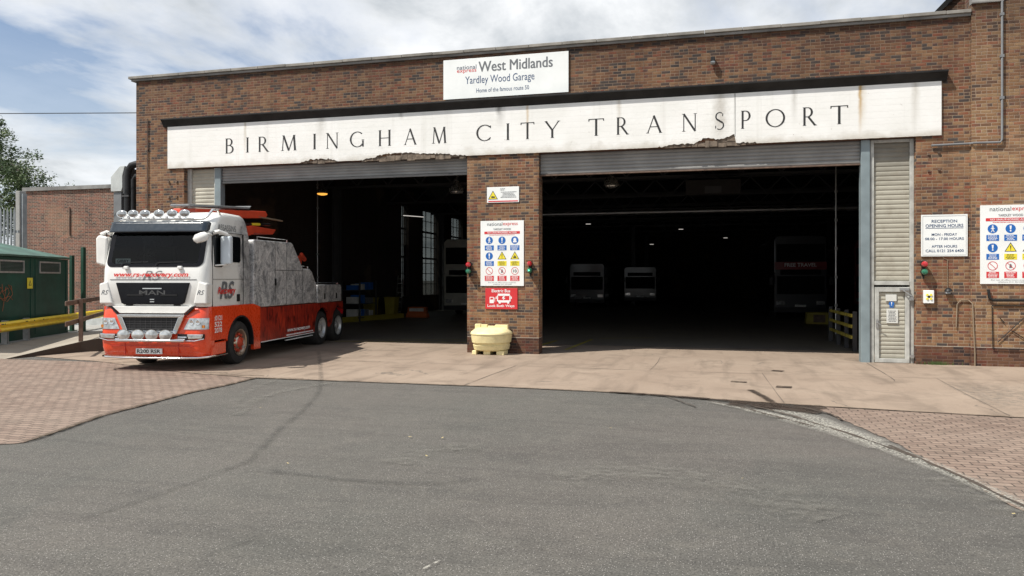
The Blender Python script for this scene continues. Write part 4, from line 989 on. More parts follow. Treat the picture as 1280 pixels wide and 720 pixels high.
T = thing('hand_rail', 'rust brown stanchion with two weathered rails beside the truck mirror', 'handrail', (-16.76,-2.47,.0), math.atan2(.81,-.586))
b = MB(); b.box(-.05,.05,-.05,.05,0,1.48); b.build('stanchion', 'rust_brown', T, bevel=.006)
for z in (1.40,.87): b = MB(); b.box(-1.7,5.2,.052,.10,z-.065,z+.065); b.build('rail', 'rust_brown', T, bevel=.02)
for i, (x, y, z, lab) in enumerate(((-22.68,3.12,2.9,'dark green steel post at the corner of the kiosk'),(-22.0,2.95,3.2,'taller dark green steel post standing behind the rusty stanchion'))):
    T = thing('steel_post', lab, 'post', (x,y,.1), 0)
    b = MB(); b.box(-.06,.06,-.06,.06,0,z-.1); b.build('shaft', 'post_green', T, bevel=.006); b = MB(); b.box(-.12,.12,-.12,.12,-.01,.03); b.build('base_plate', 'post_green', T)
b = MB(); b.box(-26.5,-18.9,6.2,7.6,.05,.42); o = b.build('concrete_plinth', 'duct_white', bevel=.02); tag(o, 'low pale concrete plinth beyond the brown rails', 'plinth')

# palisade fence and concrete post
T = thing('palisade_fence', 'grey steel palisade fence above the green kiosk at the far left', 'fence', (-27.0,4.6,.1))
fd = Vector((-.99,-.12)).normalized()
for k in range(9):
    b = MB(); x, y = fd.x*k*.155, fd.y*k*.155
    b.add([(x-.055,y,.0),(x-.02,y-.03,.0),(x+.02,y-.03,.0),(x+.055,y,.0),(x-.055,y,4.6),(x-.02,y-.03,4.68),(x+.02,y-.03,4.68),(x+.055,y,4.6),(x,y-.01,4.86)], [(0,1,5,4),(1,2,6,5),(2,3,7,6),(3,0,4,7),(4,5,8),(5,6,8),(6,7,8),(7,4,8)])
    b.build('pale', 'fence_grey', T)
b = MB(); b.box(-2.2,.15,.02,.09,3.80,3.90); b.box(-2.2,.15,.02,.09,.7,.8); b.build('rail', 'fence_grey', T)
T = thing('concrete_post', 'tall pale concrete post between the palisade fence and the brick annexe', 'post', (-27.75,5.6,0))
b = MB(); b.box(-.15,.07,-.16,.16,0,5.72); b.build('shaft', 'grey_concrete', T, bevel=.02)
b = MB(); b.box(.072,.17,-.10,.10,0,5.60); b.build('side_channel', 'fence_grey', T)

# ventilation duct and soil pipe on the garage corner
T = thing('vent_duct', 'tall grey ventilation duct with white sloping hood at the left garage corner', 'duct', (-18.58,1.0,.1)); T.scale = (.80,.8,1.)
b = MB(); b.box(-.18,.20,-.2,.25,0,4.78); b.build('shaft', 'duct_grey', T, bevel=.01)
b = MB(); b.box(.28,.52,-.05,.30,0,4.95); b.build('side_shaft', 'steel_dark', T)
b = MB(); b.prism([(-.26,4.80),(-.26,5.28),(.18,5.62),(.42,5.62),(.30,5.30),(.30,4.92),(.24,4.80)], -.26, .32, 'y'); b.build('hood', 'duct_white', T, bevel=.01)
b = MB(); b.prism([(.31,4.72),(.31,5.32),(.43,5.56),(.52,5.56),(.52,4.72)], -.24, .30, 'y'); b.build('hood_side', 'steel_dark', T)
T = thing('exhaust_pipe', 'fat black bent pipe between the grey duct and the garage wall', 'pipe', (-18.12,.8,.1))
b = MB(); b.tube([(0,0,0),(0,0,5.28),(.03,0,5.48),(.14,0,5.62),(.32,0,5.66),(1.0,0,5.66)], .115, 14); b.build('pipe', 'black_plastic', T, smooth=True)
b = MB(); b.tube([(.24,-.02,0),(.24,-.02,5.15),(.32,-.02,5.26),(.9,-.02,5.28)], .085, 10); b.build('branch_pipe', 'black_plastic', T, smooth=True)
for z in (1.5,3,4.6): b = MB(); b.box(-.13,.13,-.13,.13,z,z+.05); b.build('pipe_clip', 'steel_dark', T)
b = MB(); b.tube([(-17.15,.05,7.23),(-22,-.9,7.27),(-30,-2.5,7.5),(-45,-5.5,8.6)], .014, 5); o = b.build('overhead_wire', 'cable_black'); tag(o, 'thin black overhead wire running from the garage corner into the sky', 'wire')

# ------------------------------------------------------------------ trees
def tree(name, label, loc, h, crown_r, crown_z, seed, n=9000, mats=('leaf','leaf_light'), droop=.5):
    rnd = random.Random(seed); T = thing(name, label, 'tree', loc, group=None)
    tr = MB(); tips = []
    tr.tube([(0,0,0),(.1,.05,h*.3),(-.1,.1,h*.6),(.05,0,h*.92)], [h*.028,h*.022,h*.012,.02], 9)
    for i in range(26):
        t = rnd.uniform(.25,.95); a = rnd.uniform(0, 2*PI); z0 = h*t; rr = crown_r*(1.05-abs(t-.5)*1.0)*rnd.uniform(.6,1.1)
        p1 = Vector((math.cos(a)*rr*.5, math.sin(a)*rr*.5, z0+h*.08)); p2 = Vector((math.cos(a)*rr, math.sin(a)*rr, z0+h*rnd.uniform(.02,.12)))
        tr.tube([(0,0,z0), p1, p2], [.08,.045,.015], 5); tips += [p1, p2, (p1+p2)/2]
    tr.build('trunk', 'bark', T, smooth=True)
    cl = [[], []]; clumps = []
    for tp in tips:
        for k in range(5): clumps.append((tp+Vector((rnd.gauss(0,.5),rnd.gauss(0,.5),rnd.gauss(0,.45))), rnd.uniform(.25,.62)))
    per = max(1, n//len(clumps))
    mbs = MB(); mbs.use(mats[0]); mbs.use(mats[1])
    for c, r_ in clumps:
        light = rnd.random() < .4
        mbs.use(mats[1] if light else mats[0])
        for k in range(per):
            d = Vector((rnd.gauss(0,1),rnd.gauss(0,1),rnd.gauss(0,1))).normalized()*r_*rnd.random()**.4
            d.z -= droop*r_*rnd.random(); p = c+d; s = rnd.uniform(.05,.11)
            a = Vector((rnd.gauss(0,1),rnd.gauss(0,1),rnd.gauss(0,.6))).normalized(); b_ = a.cross(Vector((rnd.gauss(0,1),rnd.gauss(0,1),rnd.gauss(0,1)))).normalized()
            mbs.add([p-a*s, p-b_*s*.45, p+a*s, p+b_*s*.45], [(0,1,2,3)])
    mbs.build('crown', None, T, fixn=False)
tree('birch_tree', 'tall dark leafy tree at the left edge of the picture above the fence', (-47.0,19.0,0), 12.3, 3.6, 8, 3, 26000)
tree('birch_tree', 'lower drooping tree just behind the concrete post and annexe', (-42.6,19.0,0), 9.3, 2.7, 7, 5, 16000)
tree('birch_tree', 'dark tree low behind the palisade fence', (-43.5,13.0,0), 6.8, 3.0, 4, 9, 14000)
# ------------------------------------------------------------------ inside the garage
def pendant(x, y, z, label, lit=False, s=1.):
    T = thing('high_bay_lamp', label, 'lamp', (x,y,z)); T.scale = (s,s,s)
    b = MB(); b.lathe([(.25,-.20),(.265,-.19),(.24,-.08),(.17,.02),(.09,.07),(.06,.20),(.0,.21)][::-1], 24); b.build('reflector', 'reflector', T, smooth=True, angle=60)
    b = MB(); b.tube([(0,0,.2),(0,0,(7.2-z)/s)], .015, 6); b.build('rod', 'steel_dark', T)
    b = MB(); b.lathe([(.22,-.205),(.20,-.24),(.10,-.27),(0,-.28)], 20); b.build('bulb', 'lamp_on' if lit else 'lamp_glass', T, smooth=True)
pendant(-7.7,3.35,5.06, 'unlit bell shaped pendant lamp in the left bay next to the pillar')
pendant(-2.73,3.59,5.13, 'unlit bell shaped pendant lamp hanging in the right bay')
pendant(-14.91,7.7,5.68, 'glowing orange lamp hanging in the left bay above the truck', True, .95)
def tube_light(x, y, z, L_, rz, label=None, group=None):
    T = thing('strip_light', label or 'distant white strip light glowing in the dark garage roof', 'strip light', (x,y,z), rz, group)
    b = MB(); b.box(-L_/2,L_/2,-.05,.05,.03,.08); b.build('casing', 'steel_dark', T); b = MB(); b.tube([(-L_/2,0,0),(L_/2,0,0)], .022, 6); b.build('tube', 'tube_on', T)
tube_light(-18.7+2.3, 21.2, 5.7, 1.5, R(60), 'short white strip light glowing deep in the left bay')
for x, y, z in ((-8,34,6),(-1.6,40,5.9),(2,48,5.6),(-4.5,50,5.2),(5.5,55,4.7)):
    tube_light(x, y, z, .35, R(10), None, 'far strip lights in the garage roof')

def bus(label, loc, W, H, L_, body, lower=None, banner=None, rz=0., double=True):
    T = thing('parked_bus', label, 'bus', loc, rz)
    w = W/2; b = MB(); b.prism([(-w,.32),(w,.32),(w,H-.18),(w-.16,H),(-w+.16,H),(-w,H-.18)], 0, L_, 'y'); b.build('body', body, T, bevel=.06)
    def pane(n, x0, x1, z0, z1, mat='bus_window', y=-.02): q = MB(); q.box(x0,x1,y,.01,z0,z1); return q.build(n, mat, T, bevel=.01)
    pane('windscreen', -w+.14, w-.14, 1.25, 2.15)
    if double: pane('upper_windscreen', -w+.12, w-.12, H-1.35, H-.45)
    pane('destination_display', -w+.30, w-.30, 2.22, 2.48)
    for s in (-1, 1):
        q = MB(); q.box(s*(w-.12),s*(w-.50),-.03,.01,.72,.92); q.build('headlight', 'headlight_glass', T, bevel=.01)
        q = MB(); q.tube([(s*(w-.05),-.02,2.3),(s*(w+.12),-.18,2.2),(s*(w+.14),-.2,2.05)], .02, 6); m_ = q.build('mirror_arm', 'black_plastic', T); q = MB(); q.box(s*(w+.05),s*(w+.24),-.25,-.15,1.7,2.1); q.build('mirror', 'black_plastic', m_, bevel=.02)
        for yy in (2.6, L_-2.8): q = MB(); q.lathe([(.25,-.02),(.5,0),(.5,.28),(.25,.3)], 22, Matrix.Translation((s*(w-.02) if s<0 else w-.26,yy,.5)) @ Matrix.Rotation(R(90),4,'Y')); q.build('wheel', 'rubber', T)
        for k in range(5):
            y0 = 1.2+k*(L_-2)/5
            q = MB(); q.box(s*(w-.01),s*(w+.012),y0,y0+(L_-2)/5-.12,1.35,2.15); q.build('side_window', 'bus_window', T)
    pane('bumper', -w+.02, w-.02, .34, .58, 'black_plastic', -.05)
    pane('number_plate', -.26, .26, .62, .72, 'card_white', -.03)
    if banner:
        q = MB(); q.box(-w+.03,w-.03,-.035,.0,2.48,2.86); q.build('banner', 'bus_red', T); text('lettering', banner, 'text_white', T, -.75, .75, 2.62, 2.80, -.04, bold=.01)
    return T
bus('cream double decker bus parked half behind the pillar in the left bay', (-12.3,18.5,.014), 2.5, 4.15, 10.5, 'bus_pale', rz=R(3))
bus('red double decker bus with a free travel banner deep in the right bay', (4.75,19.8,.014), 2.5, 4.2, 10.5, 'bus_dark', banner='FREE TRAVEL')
bus('pale single decker bus at the back of the right bay', (-4.6,38.0,.014), 2.5, 2.95, 11, 'bus_cream_dim', double=False)
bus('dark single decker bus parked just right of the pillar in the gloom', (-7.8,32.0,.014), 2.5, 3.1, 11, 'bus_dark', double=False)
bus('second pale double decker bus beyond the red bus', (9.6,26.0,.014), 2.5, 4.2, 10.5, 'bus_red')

# barriers just inside the right-hand doorway
T = thing('pedestrian_barrier', 'dark posts with three yellow rails just inside the right doorway', 'barrier', (4.11,2.85,.014))
for i, (x, y) in enumerate(((0,0),(-.02,1.1),(-.04,2.3),(-.06,3.6))): b = MB(); b.box(x-.055,x+.055,y-.055,y+.055,0,1.12); b.build('post', 'steel_dark', T, bevel=.005)
for z in (1.0,.70,.40): b = MB(); b.box(-.10,-.06,-.02,3.6,z-.045,z+.045); b.build('rail', 'yellow_line', T)
T = thing('yellow_block', 'yellow and brown ballast block beyond the doorway barrier', 'block', (5.0,16.1,.014))
b = MB(); b.prism([(-.5,0),(.5,0),(.46,.52),(-.46,.52)], -.3, .3, 'y'); b.build('body', 'bin_yellow', T, bevel=.02); b = MB(); b.box(-.2,.3,-.32,-.30,.08,.42); b.build('plate', 'rust_brown', T)
pipe('roof_pipe', [(4.56,8.56,.1),(4.56,8.56,7.1)], .035, 'brushed_metal', 'thin upright pipe inside the right bay near the barrier', 'pipe')
pipe('roof_pipe', [(-16.1,9.45,.1),(-16.1,9.45,7.1)], .03, 'brushed_metal', 'thin upright pipe inside the left bay behind the truck', 'pipe')
# things along the left wall
T = thing('yellow_kerb', 'low yellow kerb along the garage floor behind the truck', 'kerb', (-15.6,13.8,.014), R(78))
b = MB(); b.prism([(-.12,0),(.12,0),(.09,.24),(-.09,.24)], -2.6, 2.6, 'y'); o = b.build('kerb', 'bin_yellow', T); o.rotation_euler = (0,0,R(90))
for k, (x, y, lab) in enumerate(((-16.4,15.4,'yellow wheeled bin by the left wall nearest the truck'),(-15.95,17.0,'yellow wheeled bin further along the left wall'))):
    T = thing('wheeled_bin', lab, 'bin', (x,y,.014)); b = MB(); b.prism([(-.24,.1),(.24,.1),(.3,1.0),(-.3,1.0)], -.3, .3, 'y'); b.build('tub', 'bin_yellow', T, bevel=.02)
    b = MB(); b.box(-.32,.32,-.34,.34,1.0,1.06); b.build('lid', 'bin_yellow', T, bevel=.02)
    for s in (-1,1): b = MB(); b.lathe([(.02,0),(.1,0),(.1,.05),(.02,.05)], 14, Matrix.Translation((s*.24-.025,.28,.1)) @ Matrix.Rotation(R(90),4,'Y')); b.build('wheel', 'rubber', T)
T = thing('road_barrier', 'low orange plastic barrier on the floor of the left bay', 'barrier', (-14.4,16.8,.014))
b = MB(); b.prism([(-.6,0),(.6,0),(.6,.12),(.5,.3),(.5,.55),(-.5,.55),(-.5,.3),(-.6,.12)], -.18, .18, 'y'); b.build('body', 'barrier_orange', T, bevel=.03); b = MB(); b.box(-.4,.4,-.19,-.18,.32,.48); b.build('reflector', 'card_white', T)
T = thing('step_ladder', 'tall pale ladder leaning by the left wall of the garage', 'ladder', (-16.3,18.6,.014))
b = MB(); b.bar((-.17,0,0),(-.17,.5,2.2),.05); b.bar((.17,0,0),(.17,.5,2.2),.05); b.build('stile', 'brushed_metal', T)
for k in range(8): z = .2+k*.26; b = MB(); b.bar((-.17,z*.227,z),(.17,z*.227,z),.05,.03); b.build('rung', 'card_white', T)
T = thing('storage_rack', 'dark rack of blue and white stores behind the truck tail', 'rack', (-16.1,12.6,.014))
for x in (-.45,.45):
    for y in (0,1.8): b = MB(); b.box(x-.03,x+.03,y-.03,y+.03,0,1.9); b.build('upright', 'steel_dark', T)
for z in (.15,.8,1.45): b = MB(); b.box(-.45,.45,0,1.8,z,z+.04); b.build('shelf', 'steel_dark', T)
rnd = random.Random(6)
for z in (.19,.84,1.49):
    for y in (.1,.55,1.0,1.45):
        b = MB(); h = rnd.uniform(.2,.42); b.box(-.3,.3,y,y+rnd.uniform(.25,.36),z,z+h); o = b.build('storage_box', rnd.choice(['sign_blue','card_white','duct_grey'])); o.location = (-16.1,12.6,.014)
        tag(o, 'small store box on the dark rack behind the truck tail', 'box', 'boxes on the rack')
# heater unit and ducting under the roof
T = thing('unit_heater', 'pale box shaped heater hanging under the roof of the right bay', 'heater', (.4,9.5,5.2)); b = MB(); b.box(-1.0,1.0,-.3,.3,0,.55); b.build('case', 'ceiling_dark', T, bevel=.02); b = MB(); b.box(-.01,.01,-.01,.01,.55,2.); b.build('hanger', 'steel_dark', T); b = MB(); b.box(-.3,.3,-.32,-.30,.05,.3); b.build('grille', 'steel_dark', T)
T = thing('roof_duct', 'long dark duct crossing under the roof of the right bay', 'duct', (0,18,5.35)); b = MB(); b.tube([(-12,0,0),(14,0,0)], .13, 10); b.build('duct', 'brushed_metal', T, smooth=True)
# ------------------------------------------------------------------ recovery truck
TK = thing('recovery_truck', 'white and orange heavy recovery lorry with grey artwork parked in front of the left bay', 'truck', (-11.746,-5.59,.012), R(7.545))
TK.scale = (1.0228,)*3
def ringpts(w, yf, yb, rf, rb, z, nf=11, na=7):
    P = []
    for k in range(nf): P.append((-(w-rf)+2*(w-rf)*k/(nf-1), yf, z))
    for k in range(1, na+1): a = -PI/2+PI/2*k/na; P.append(((w-rf)+rf*math.cos(a), yf+rf+rf*math.sin(a), z))
    for k in range(1, 4): P.append((w, yf+rf+(yb-rb-yf-rf)*k/4, z))
    for k in range(0, 5): a = PI/2*k/4; P.append(((w-rb)+rb*math.cos(a), yb-rb+rb*math.sin(a), z))
    for k in range(0, 5): a = PI/2+PI/2*k/4; P.append((-(w-rb)+rb*math.cos(a), yb-rb+rb*math.sin(a), z))
    for k in range(3, 0, -1): P.append((-w, yf+rf+(yb-rb-yf-rf)*k/4, z))
    for k in range(0, na): a = PI+PI/2*k/na; P.append((-(w-rf)+rf*math.cos(a), yf+rf+rf*math.sin(a), z))
    return P
def loft(mb, rings, cap0=True, cap1=True, skip=None):
    n = len(rings[0]); vs = [v for r_ in rings for v in r_]; fs = []
    for i in range(len(rings)-1):
        for k in range(n):
            if skip and skip(i, k): continue
            fs.append((i*n+k, i*n+(k+1)%n, (i+1)*n+(k+1)%n, (i+1)*n+k))
    if cap0: fs.append(tuple(range(n))[::-1])
    if cap1: fs.append(tuple((len(rings)-1)*n+k for k in range(n)))
    mb.add(vs, fs)
CR = [(1.38,1.23,.05,2.03,.20),(1.42,1.235,.02,2.03,.20),(1.9,1.24,.0,2.03,.20),(2.20,1.24,.02,2.03,.20),(2.29,1.235,.045,2.03,.20),(2.65,1.225,.145,2.03,.20),(2.99,1.21,.25,2.02,.20),(3.12,1.19,.31,2.0,.22),(3.24,1.18,.40,1.97,.22),(3.34,1.17,.52,1.92,.22),(3.42,1.15,.66,1.85,.22),(3.475,1.10,.80,1.78,.24),(3.50,.98,.95,1.66,.26)]
b = MB(); loft(b, [ringpts(w, yf, yb, rf, .12, z) for z, w, yf, yb, rf in CR], skip=lambda i, k: i in (4,5) and k < 10)
cab = b.build('cab', 'cab_art', TK, smooth=True, angle=50)
def fy(z):
    for a, c in zip(CR, CR[1:]):
        if a[0] <= z <= c[0]: t = (z-a[0])/(c[0]-a[0]); return a[2]+(c[2]-a[2])*t
    return 0
def surf(x, z, w=1.235, rf=.20, f=fy):
    y = f(z); e = abs(x)-(w-rf)
    return y if e <= 0 else y+rf-math.sqrt(max(0, rf*rf-min(e, rf*.999)**2))
def patch(name, mat, xa, xb, za, zb, parent, off=.012, n=16, m=6, f=surf, rc=.0, skew=0., bottom=None):
    """sheet that follows the cab surface; rc rounds its corners"""
    mb = MB(); vs = []
    for j in range(m+1):
        v = j/m; z = za+(zb-za)*v; ins = 0
        if rc:
            e = min(z-za, zb-z)
            if e < rc: ins = rc-math.sqrt(max(0, rc*rc-(rc-e)**2))
        l = xa+ins+skew*(1-v); r_ = xb-ins-skew*(1-v)
        for i in range(n+1): x = l+(r_-l)*i/n; vs.append((x, f(x, z)-off, z))
    fs = [(j*(n+1)+i, j*(n+1)+i+1, (j+1)*(n+1)+i+1, (j+1)*(n+1)+i) for j in range(m) for i in range(n)]
    mb.add(vs, fs); return mb.build(name, mat, parent, smooth=True, angle=60)
# windscreen surround, glass, interior
def frit():
    mb = MB(); out = []; inn = []
    def loop(xa, xb, za, zb, rc, off):
        P = []
        for cx, cz, a0 in ((xb-rc,za+rc,-90),(xb-rc,zb-rc,0),(xa+rc,zb-rc,90),(xa+rc,za+rc,180)):
            for k in range(7): a = R(a0+90*k/6); x, z = cx+rc*math.cos(a), cz+rc*math.sin(a); P.append((x,z))
        # densify
        Q = []
        for i in range(len(P)):
            p, q = P[i], P[(i+1)%len(P)]; n = 8 if math.hypot(p[0]-q[0], p[1]-q[1]) > .3 else 1
            for k in range(n): x = p[0]+(q[0]-p[0])*k/n; z = p[1]+(q[1]-p[1])*k/n; Q.append((x, surf(x, z)-off, z))
        return Q
    o_ = loop(-1.12,1.12,2.24,3.03,.14,.010); i_ = loop(-1.0,1.0,2.31,2.975,.08,.010); n = len(o_)
    mb.add(o_+i_, [(k,(k+1)%n,n+(k+1)%n,n+k) for k in range(n)]); return mb
frit().build('windscreen_surround', 'black_gloss', TK, smooth=True, angle=60)
patch('windscreen', 'windscreen', -1.0, 1.0, 2.31, 2.975, TK, off=.008)
b = MB(); b.box(-1.15,1.15,.35,1.95,1.5,1.55); b.box(-1.15,1.15,1.9,1.95,1.55,3.2); b.box(-1.15,-1.12,.4,1.9,1.55,2.3); b.box(1.12,1.15,.4,1.9,1.55,2.3); b.build('cab_interior', 'interior_grey', TK)
b = MB(); b.prism([(.12,2.0),(.12,2.27),(.42,2.36),(.62,2.34),(.75,2.15),(.75,1.6),(.12,1.6)], -1.0, 1.0, 'x'); b.build('dashboard', 'dash_grey', TK, bevel=.02)
b = MB(); b.lathe([(.215,-.012),(.235,0),(.215,.012),(.195,0),(.215,-.012)], 24, Matrix.Translation((-.62,.78,2.42)) @ Matrix.Rotation(R(-38),4,'X'), cap=False); b.bar((-.62,.72,2.30),(-.62,.80,2.43),.06); b.build('steering_wheel', 'black_plastic', TK, smooth=True)
for x in (-.62,.62):
    b = MB(); b.box(x-.25,x+.25,1.05,1.5,1.95,2.1); b.box(x-.24,x+.24,1.42,1.56,2.05,2.75); b.box(x-.14,x+.14,1.43,1.55,2.76,2.98); b.build('seat', 'seat_cloth', TK, bevel=.04)
b = MB(); b.box(-.93,-.58,.085,.092,2.315,2.425); nb = b.build('name_plate', 'plate_white', TK); text('lettering', 'GIBBY', 'text_black', nb, -.90, -.61, 2.335, 2.405, .083, bold=.03)
for x0, x1 in ((-.75,-.15),(.05,.68)): b = MB(); b.tube([(x0,.0,2.26),(x0+.05,.02,2.33),(x1,.05,2.35)], .010, 6); b.build('wiper', 'black_plastic', TK)
for x in (-.62,.62): b = MB(); b.box(x-.05,x+.05,-.03,.05,2.19,2.26); b.build('wiper_cover', 'white_paint', TK, bevel=.015)
# sun visor
def vf(x, z, w=1.17, rf=.12): 
    y = .13+(z-3.0)*.45; e = abs(x)-(w-rf); return y if e <= 0 else y+rf-math.sqrt(max(0, rf*rf-min(e, rf*.999)**2))
o = patch('sun_visor', 'visor', -1.165, 1.165, 3.0, 3.23, TK, off=.0, n=30, f=vf, rc=.03); s_ = o.modifiers.new('t','SOLIDIFY'); s_.thickness = .012
# lamp bar on the roof
b = MB(); b.tube([(-1.12,.62,3.20),(-1.08,.45,3.28),(-.95,.38,3.30),(.95,.38,3.30),(1.02,.42,3.36),(1.06,.55,3.52),(1.10,.70,3.52),(1.10,.80,3.40)], .026, 10); b.build('lamp_bar', 'chrome', TK, smooth=True)
for x in (-.93,-.66,-.38,-.05,.26,.55):
    b = MB(); Mx = Matrix.Translation((x,.30,3.42)) @ Matrix.Diagonal((1.25,1,.85,1)) @ Matrix.Rotation(R(90),4,'X'); b.lathe([(.02,-.13),(.07,-.10),(.098,-.02),(.10,.01)], 20, Mx); lp = b.build('roof_lamp', 'chrome', TK, smooth=True)
    b = MB(); b.lathe([(.088,.008),(.06,.028),(.0,.034)], 20, Mx); b.build('lens', 'lamp_glass', lp, smooth=True)
    b = MB(); b.box(x-.02,x+.02,.34,.42,3.30,3.38); b.build('mount', 'chrome', lp)
for x in (-.80,-.52,-.22,.10,.40): b = MB(); b.lathe([(.035,0),(.035,.03),(.02,.05)], 10, Matrix.Translation((x,.34,3.325))); b.build('marker_lamp', 'text_white', TK, smooth=True)
# front panel
b = MB(); b.prism([(-.85,1.90),(.85,1.90),(.72,1.46),(.66,1.43),(-.66,1.43),(-.72,1.46)], -.028, .06, 'y'); gr_ = b.build('upper_grille', 'black_gloss', TK, bevel=.012)
b = MB()
for x0, x1 in ((-.58,-.20),(.20,.58)): b.prism([(x0,1.62),(x1,1.62),(x1,1.65),(x0,1.65)], -.04, -.02, 'y')
b.build('grille_bar', 'black_plastic', gr_)
text('badge', 'MAN', 'badge_steel', gr_, -.30, .30, 1.635, 1.735, -.034, bold=.02)
b = MB(); b.box(-.22,.22,-.036,-.03,1.765,1.785); b.box(-.05,.05,-.036,-.03,1.48,1.50); b.box(-.05,.05,-.036,-.03,1.53,1.55); b.build('chrome_trim_glints', 'chrome', gr_)  # chrome bar over the badge; small bars below stand for bright reflections
for x in (-.55,.55): b = MB(); b.box(x-.07,x+.07,-.012,.03,1.405,1.43); b.build('vent_slot', 'black_plastic', TK)
b = MB(); b.box(-1.0,1.0,-.006,.03,1.965,1.972); b.build('panel_gap', 'black_plastic', TK)
for s in (-1,1):
    b = MB(); b.prism([(s*.93,1.44),(s*1.235,1.44),(s*1.245,1.88),(s*1.05,1.93)], -.022, .30, 'y'); dfl = b.build('corner_deflector', 'white_paint', TK, bevel=.03)
    text('lettering', 'RS', 'text_grey', dfl, (1.02 if s>0 else -1.19), (1.19 if s>0 else -1.02), 1.64, 1.74, -.0245, shear=.4, bold=.01)
text('lettering', 'RS', 'mid_grey', TK, -.25, .22, 1.95, 2.16, -.004, shear=.45)
text('lettering', 'www.rs-recovery.com', 'text_red', TK, -.90, .82, 2.00, 2.10, -.016, shear=.25, bold=.03)
# bumper
BRg = [(.30,1.17,.06,2.0),(.34,1.22,.0,2.0),(.5,1.245,-.04,2.0),(.80,1.25,-.05,2.0),(1.1,1.25,-.03,2.0),(1.28,1.245,.0,2.0),(1.36,1.235,.05,2.0)]
b = MB(); loft(b, [ringpts(w, yf, .30, .22 if yf < 5 else 0, .01, z) for z, w, yf, _ in BRg]); b.build('bumper', 'orange_paint', TK, smooth=True, angle=50)
def bf(z):
    for a, c in zip(BRg, BRg[1:]):
        if a[0] <= z <= c[0]: t = (z-a[0])/(c[0]-a[0]); return a[2]+(c[2]-a[2])*t
    return 0
bs = lambda x, z: surf(x, z, 1.25, .22, bf)
b = MB(); b.prism([(-.92,1.39),(.92,1.39),(.74,1.24),(-.74,1.24)], -.045, .1, 'y'); b.build('grille_surround', 'white_paint', TK, bevel=.01)
b = MB(); b.prism([(-.95,1.40),(-.78,1.235),(.78,1.235),(.95,1.40),(1.0,1.40),(.80,1.215),(-.80,1.215),(-1.0,1.40)], -.052, .0, 'y'); b.build('shadow_gap', 'black_plastic', TK)
b = MB(); b.prism([(-.66,1.17),(.66,1.17),(.54,.86),(-.54,.86)], -.075, .0, 'y'); lg = b.build('lower_grille', 'black_plastic', TK)
b = MB()
for k in range(5): z = .91+k*.052; b.box(-.56-.02*k*.6,.56+.02*k*.6,-.085,-.076,z,z+.006)
for k in range(9): x = -.48+k*.12; b.box(x-.003,x+.003,-.083,-.076,.90,1.15)
b.build('mesh', 'steel_dark', lg)
def frame_poly(o, i, y0, y1, mb):
    n = len(o)
    for k in range(n): mb.prism([o[k], o[(k+1)%n], i[(k+1)%n], i[k]], y0, y1, 'y')
b = MB(); frame_poly([(-.78,1.215),(.78,1.215),(.60,.80),(-.60,.80)], [(-.64,1.155),(.64,1.155),(.52,.87),(-.52,.87)], -.11, -.05, b); b.build('chrome_frame', 'chrome', TK, bevel=.012)
b = MB(); b.tube([(-.78,-.13,.66),(-.70,-.19,.665),(-.5,-.22,.67),(.5,-.22,.67),(.70,-.19,.665),(.78,-.13,.66)], .030, 10)
b.tube([(-.80,-.10,.685),(.80,-.10,.685)], .022, 8); b.build('spot_bar', 'chrome', TK, smooth=True)
for x in (-.54,-.21,.10,.42):
    b = MB(); Mx = Matrix.Translation((x,-.20,.79)) @ Matrix.Diagonal((1.5,1,1.15,1)) @ Matrix.Rotation(R(90),4,'X'); b.lathe([(.02,-.11),(.07,-.08),(.096,-.01),(.10,.02)], 20, Mx); lp = b.build('spot_lamp', 'chrome', TK, smooth=True)
    b = MB(); b.lathe([(.090,.018),(.06,.04),(0,.048)], 20, Mx); b.build('lens', 'headlight_glass', lp, smooth=True)
for s in (-1,1):
    xa, xb = (.80,1.22) if s > 0 else (-1.22,-.80)
    mb = MB(); vs = []
    for j in range(5):
        v = j/4; z = .90+.24*v
        inner = .74+.12*v; outer = 1.235
        for i in range(11): x = s*(inner+(outer-inner)*i/10); vs.append((x, bs(x, z)-.014, z))
    fs = [(j*11+i, j*11+i+1, (j+1)*11+i+1, (j+1)*11+i) for j in range(4) for i in range(10)]
    mb.add(vs, fs); hl = mb.build('headlight', 'headlight_glass', TK, smooth=True)
    for cx in (.92,1.06): q = MB(); q.lathe([(.055,0),(.045,.012),(.02,.004),(0,.006)], 16, Matrix.Translation((s*cx, bs(s*cx,1.04)-.018,1.045)) @ Matrix.Rotation(R(90),4,'X')); q.build('reflector', 'chrome', hl, smooth=True)
    q = MB(); q.box(s*1.13,s*1.19,bs(1.16,.95)-.03,bs(1.16,.95),.93,.99); q.build('indicator', 'amber_glass', hl)
    mb = MB(); mb.prism([(s*.60,.80),(s*1.20,.80),(s*1.20,.70),(s*.60,.66)], -.066, -.02, 'y'); mb.build('fog_recess', 'black_plastic', TK)
    f1 = MB(); f1.prism([(s*.82,.795),(s*1.19,.80),(s*1.16,.705),(s*.85,.69)], -.085, -.05, 'y'); fg = f1.build('fog_lamp', 'chrome', TK, bevel=.015)
    f2 = MB(); f2.prism([(s*.85,.775),(s*1.155,.78),(s*1.14,.725),(s*.87,.715)], -.092, -.086, 'y'); f2.build('lens', 'headlight_glass', fg)
    f3 = MB(); f3.tube([(s*.62,-.078,.735),(s*.82,-.078,.735)], .010, 6); f3.tube([(s*.62,-.078,.66),(s*1.0,-.082,.655),(s*1.2,-.06,.70)], .010, 6); f3.build('chrome_strip', 'chrome', TK)
b = MB(); b.box(-.95,.95,-.062,-.04,.535,.545); b.box(-.62,-.61,-.055,-.03,.34,.60); b.box(.61,.62,-.055,-.03,.34,.60); b.build('bumper_seam', 'red_paint', TK)
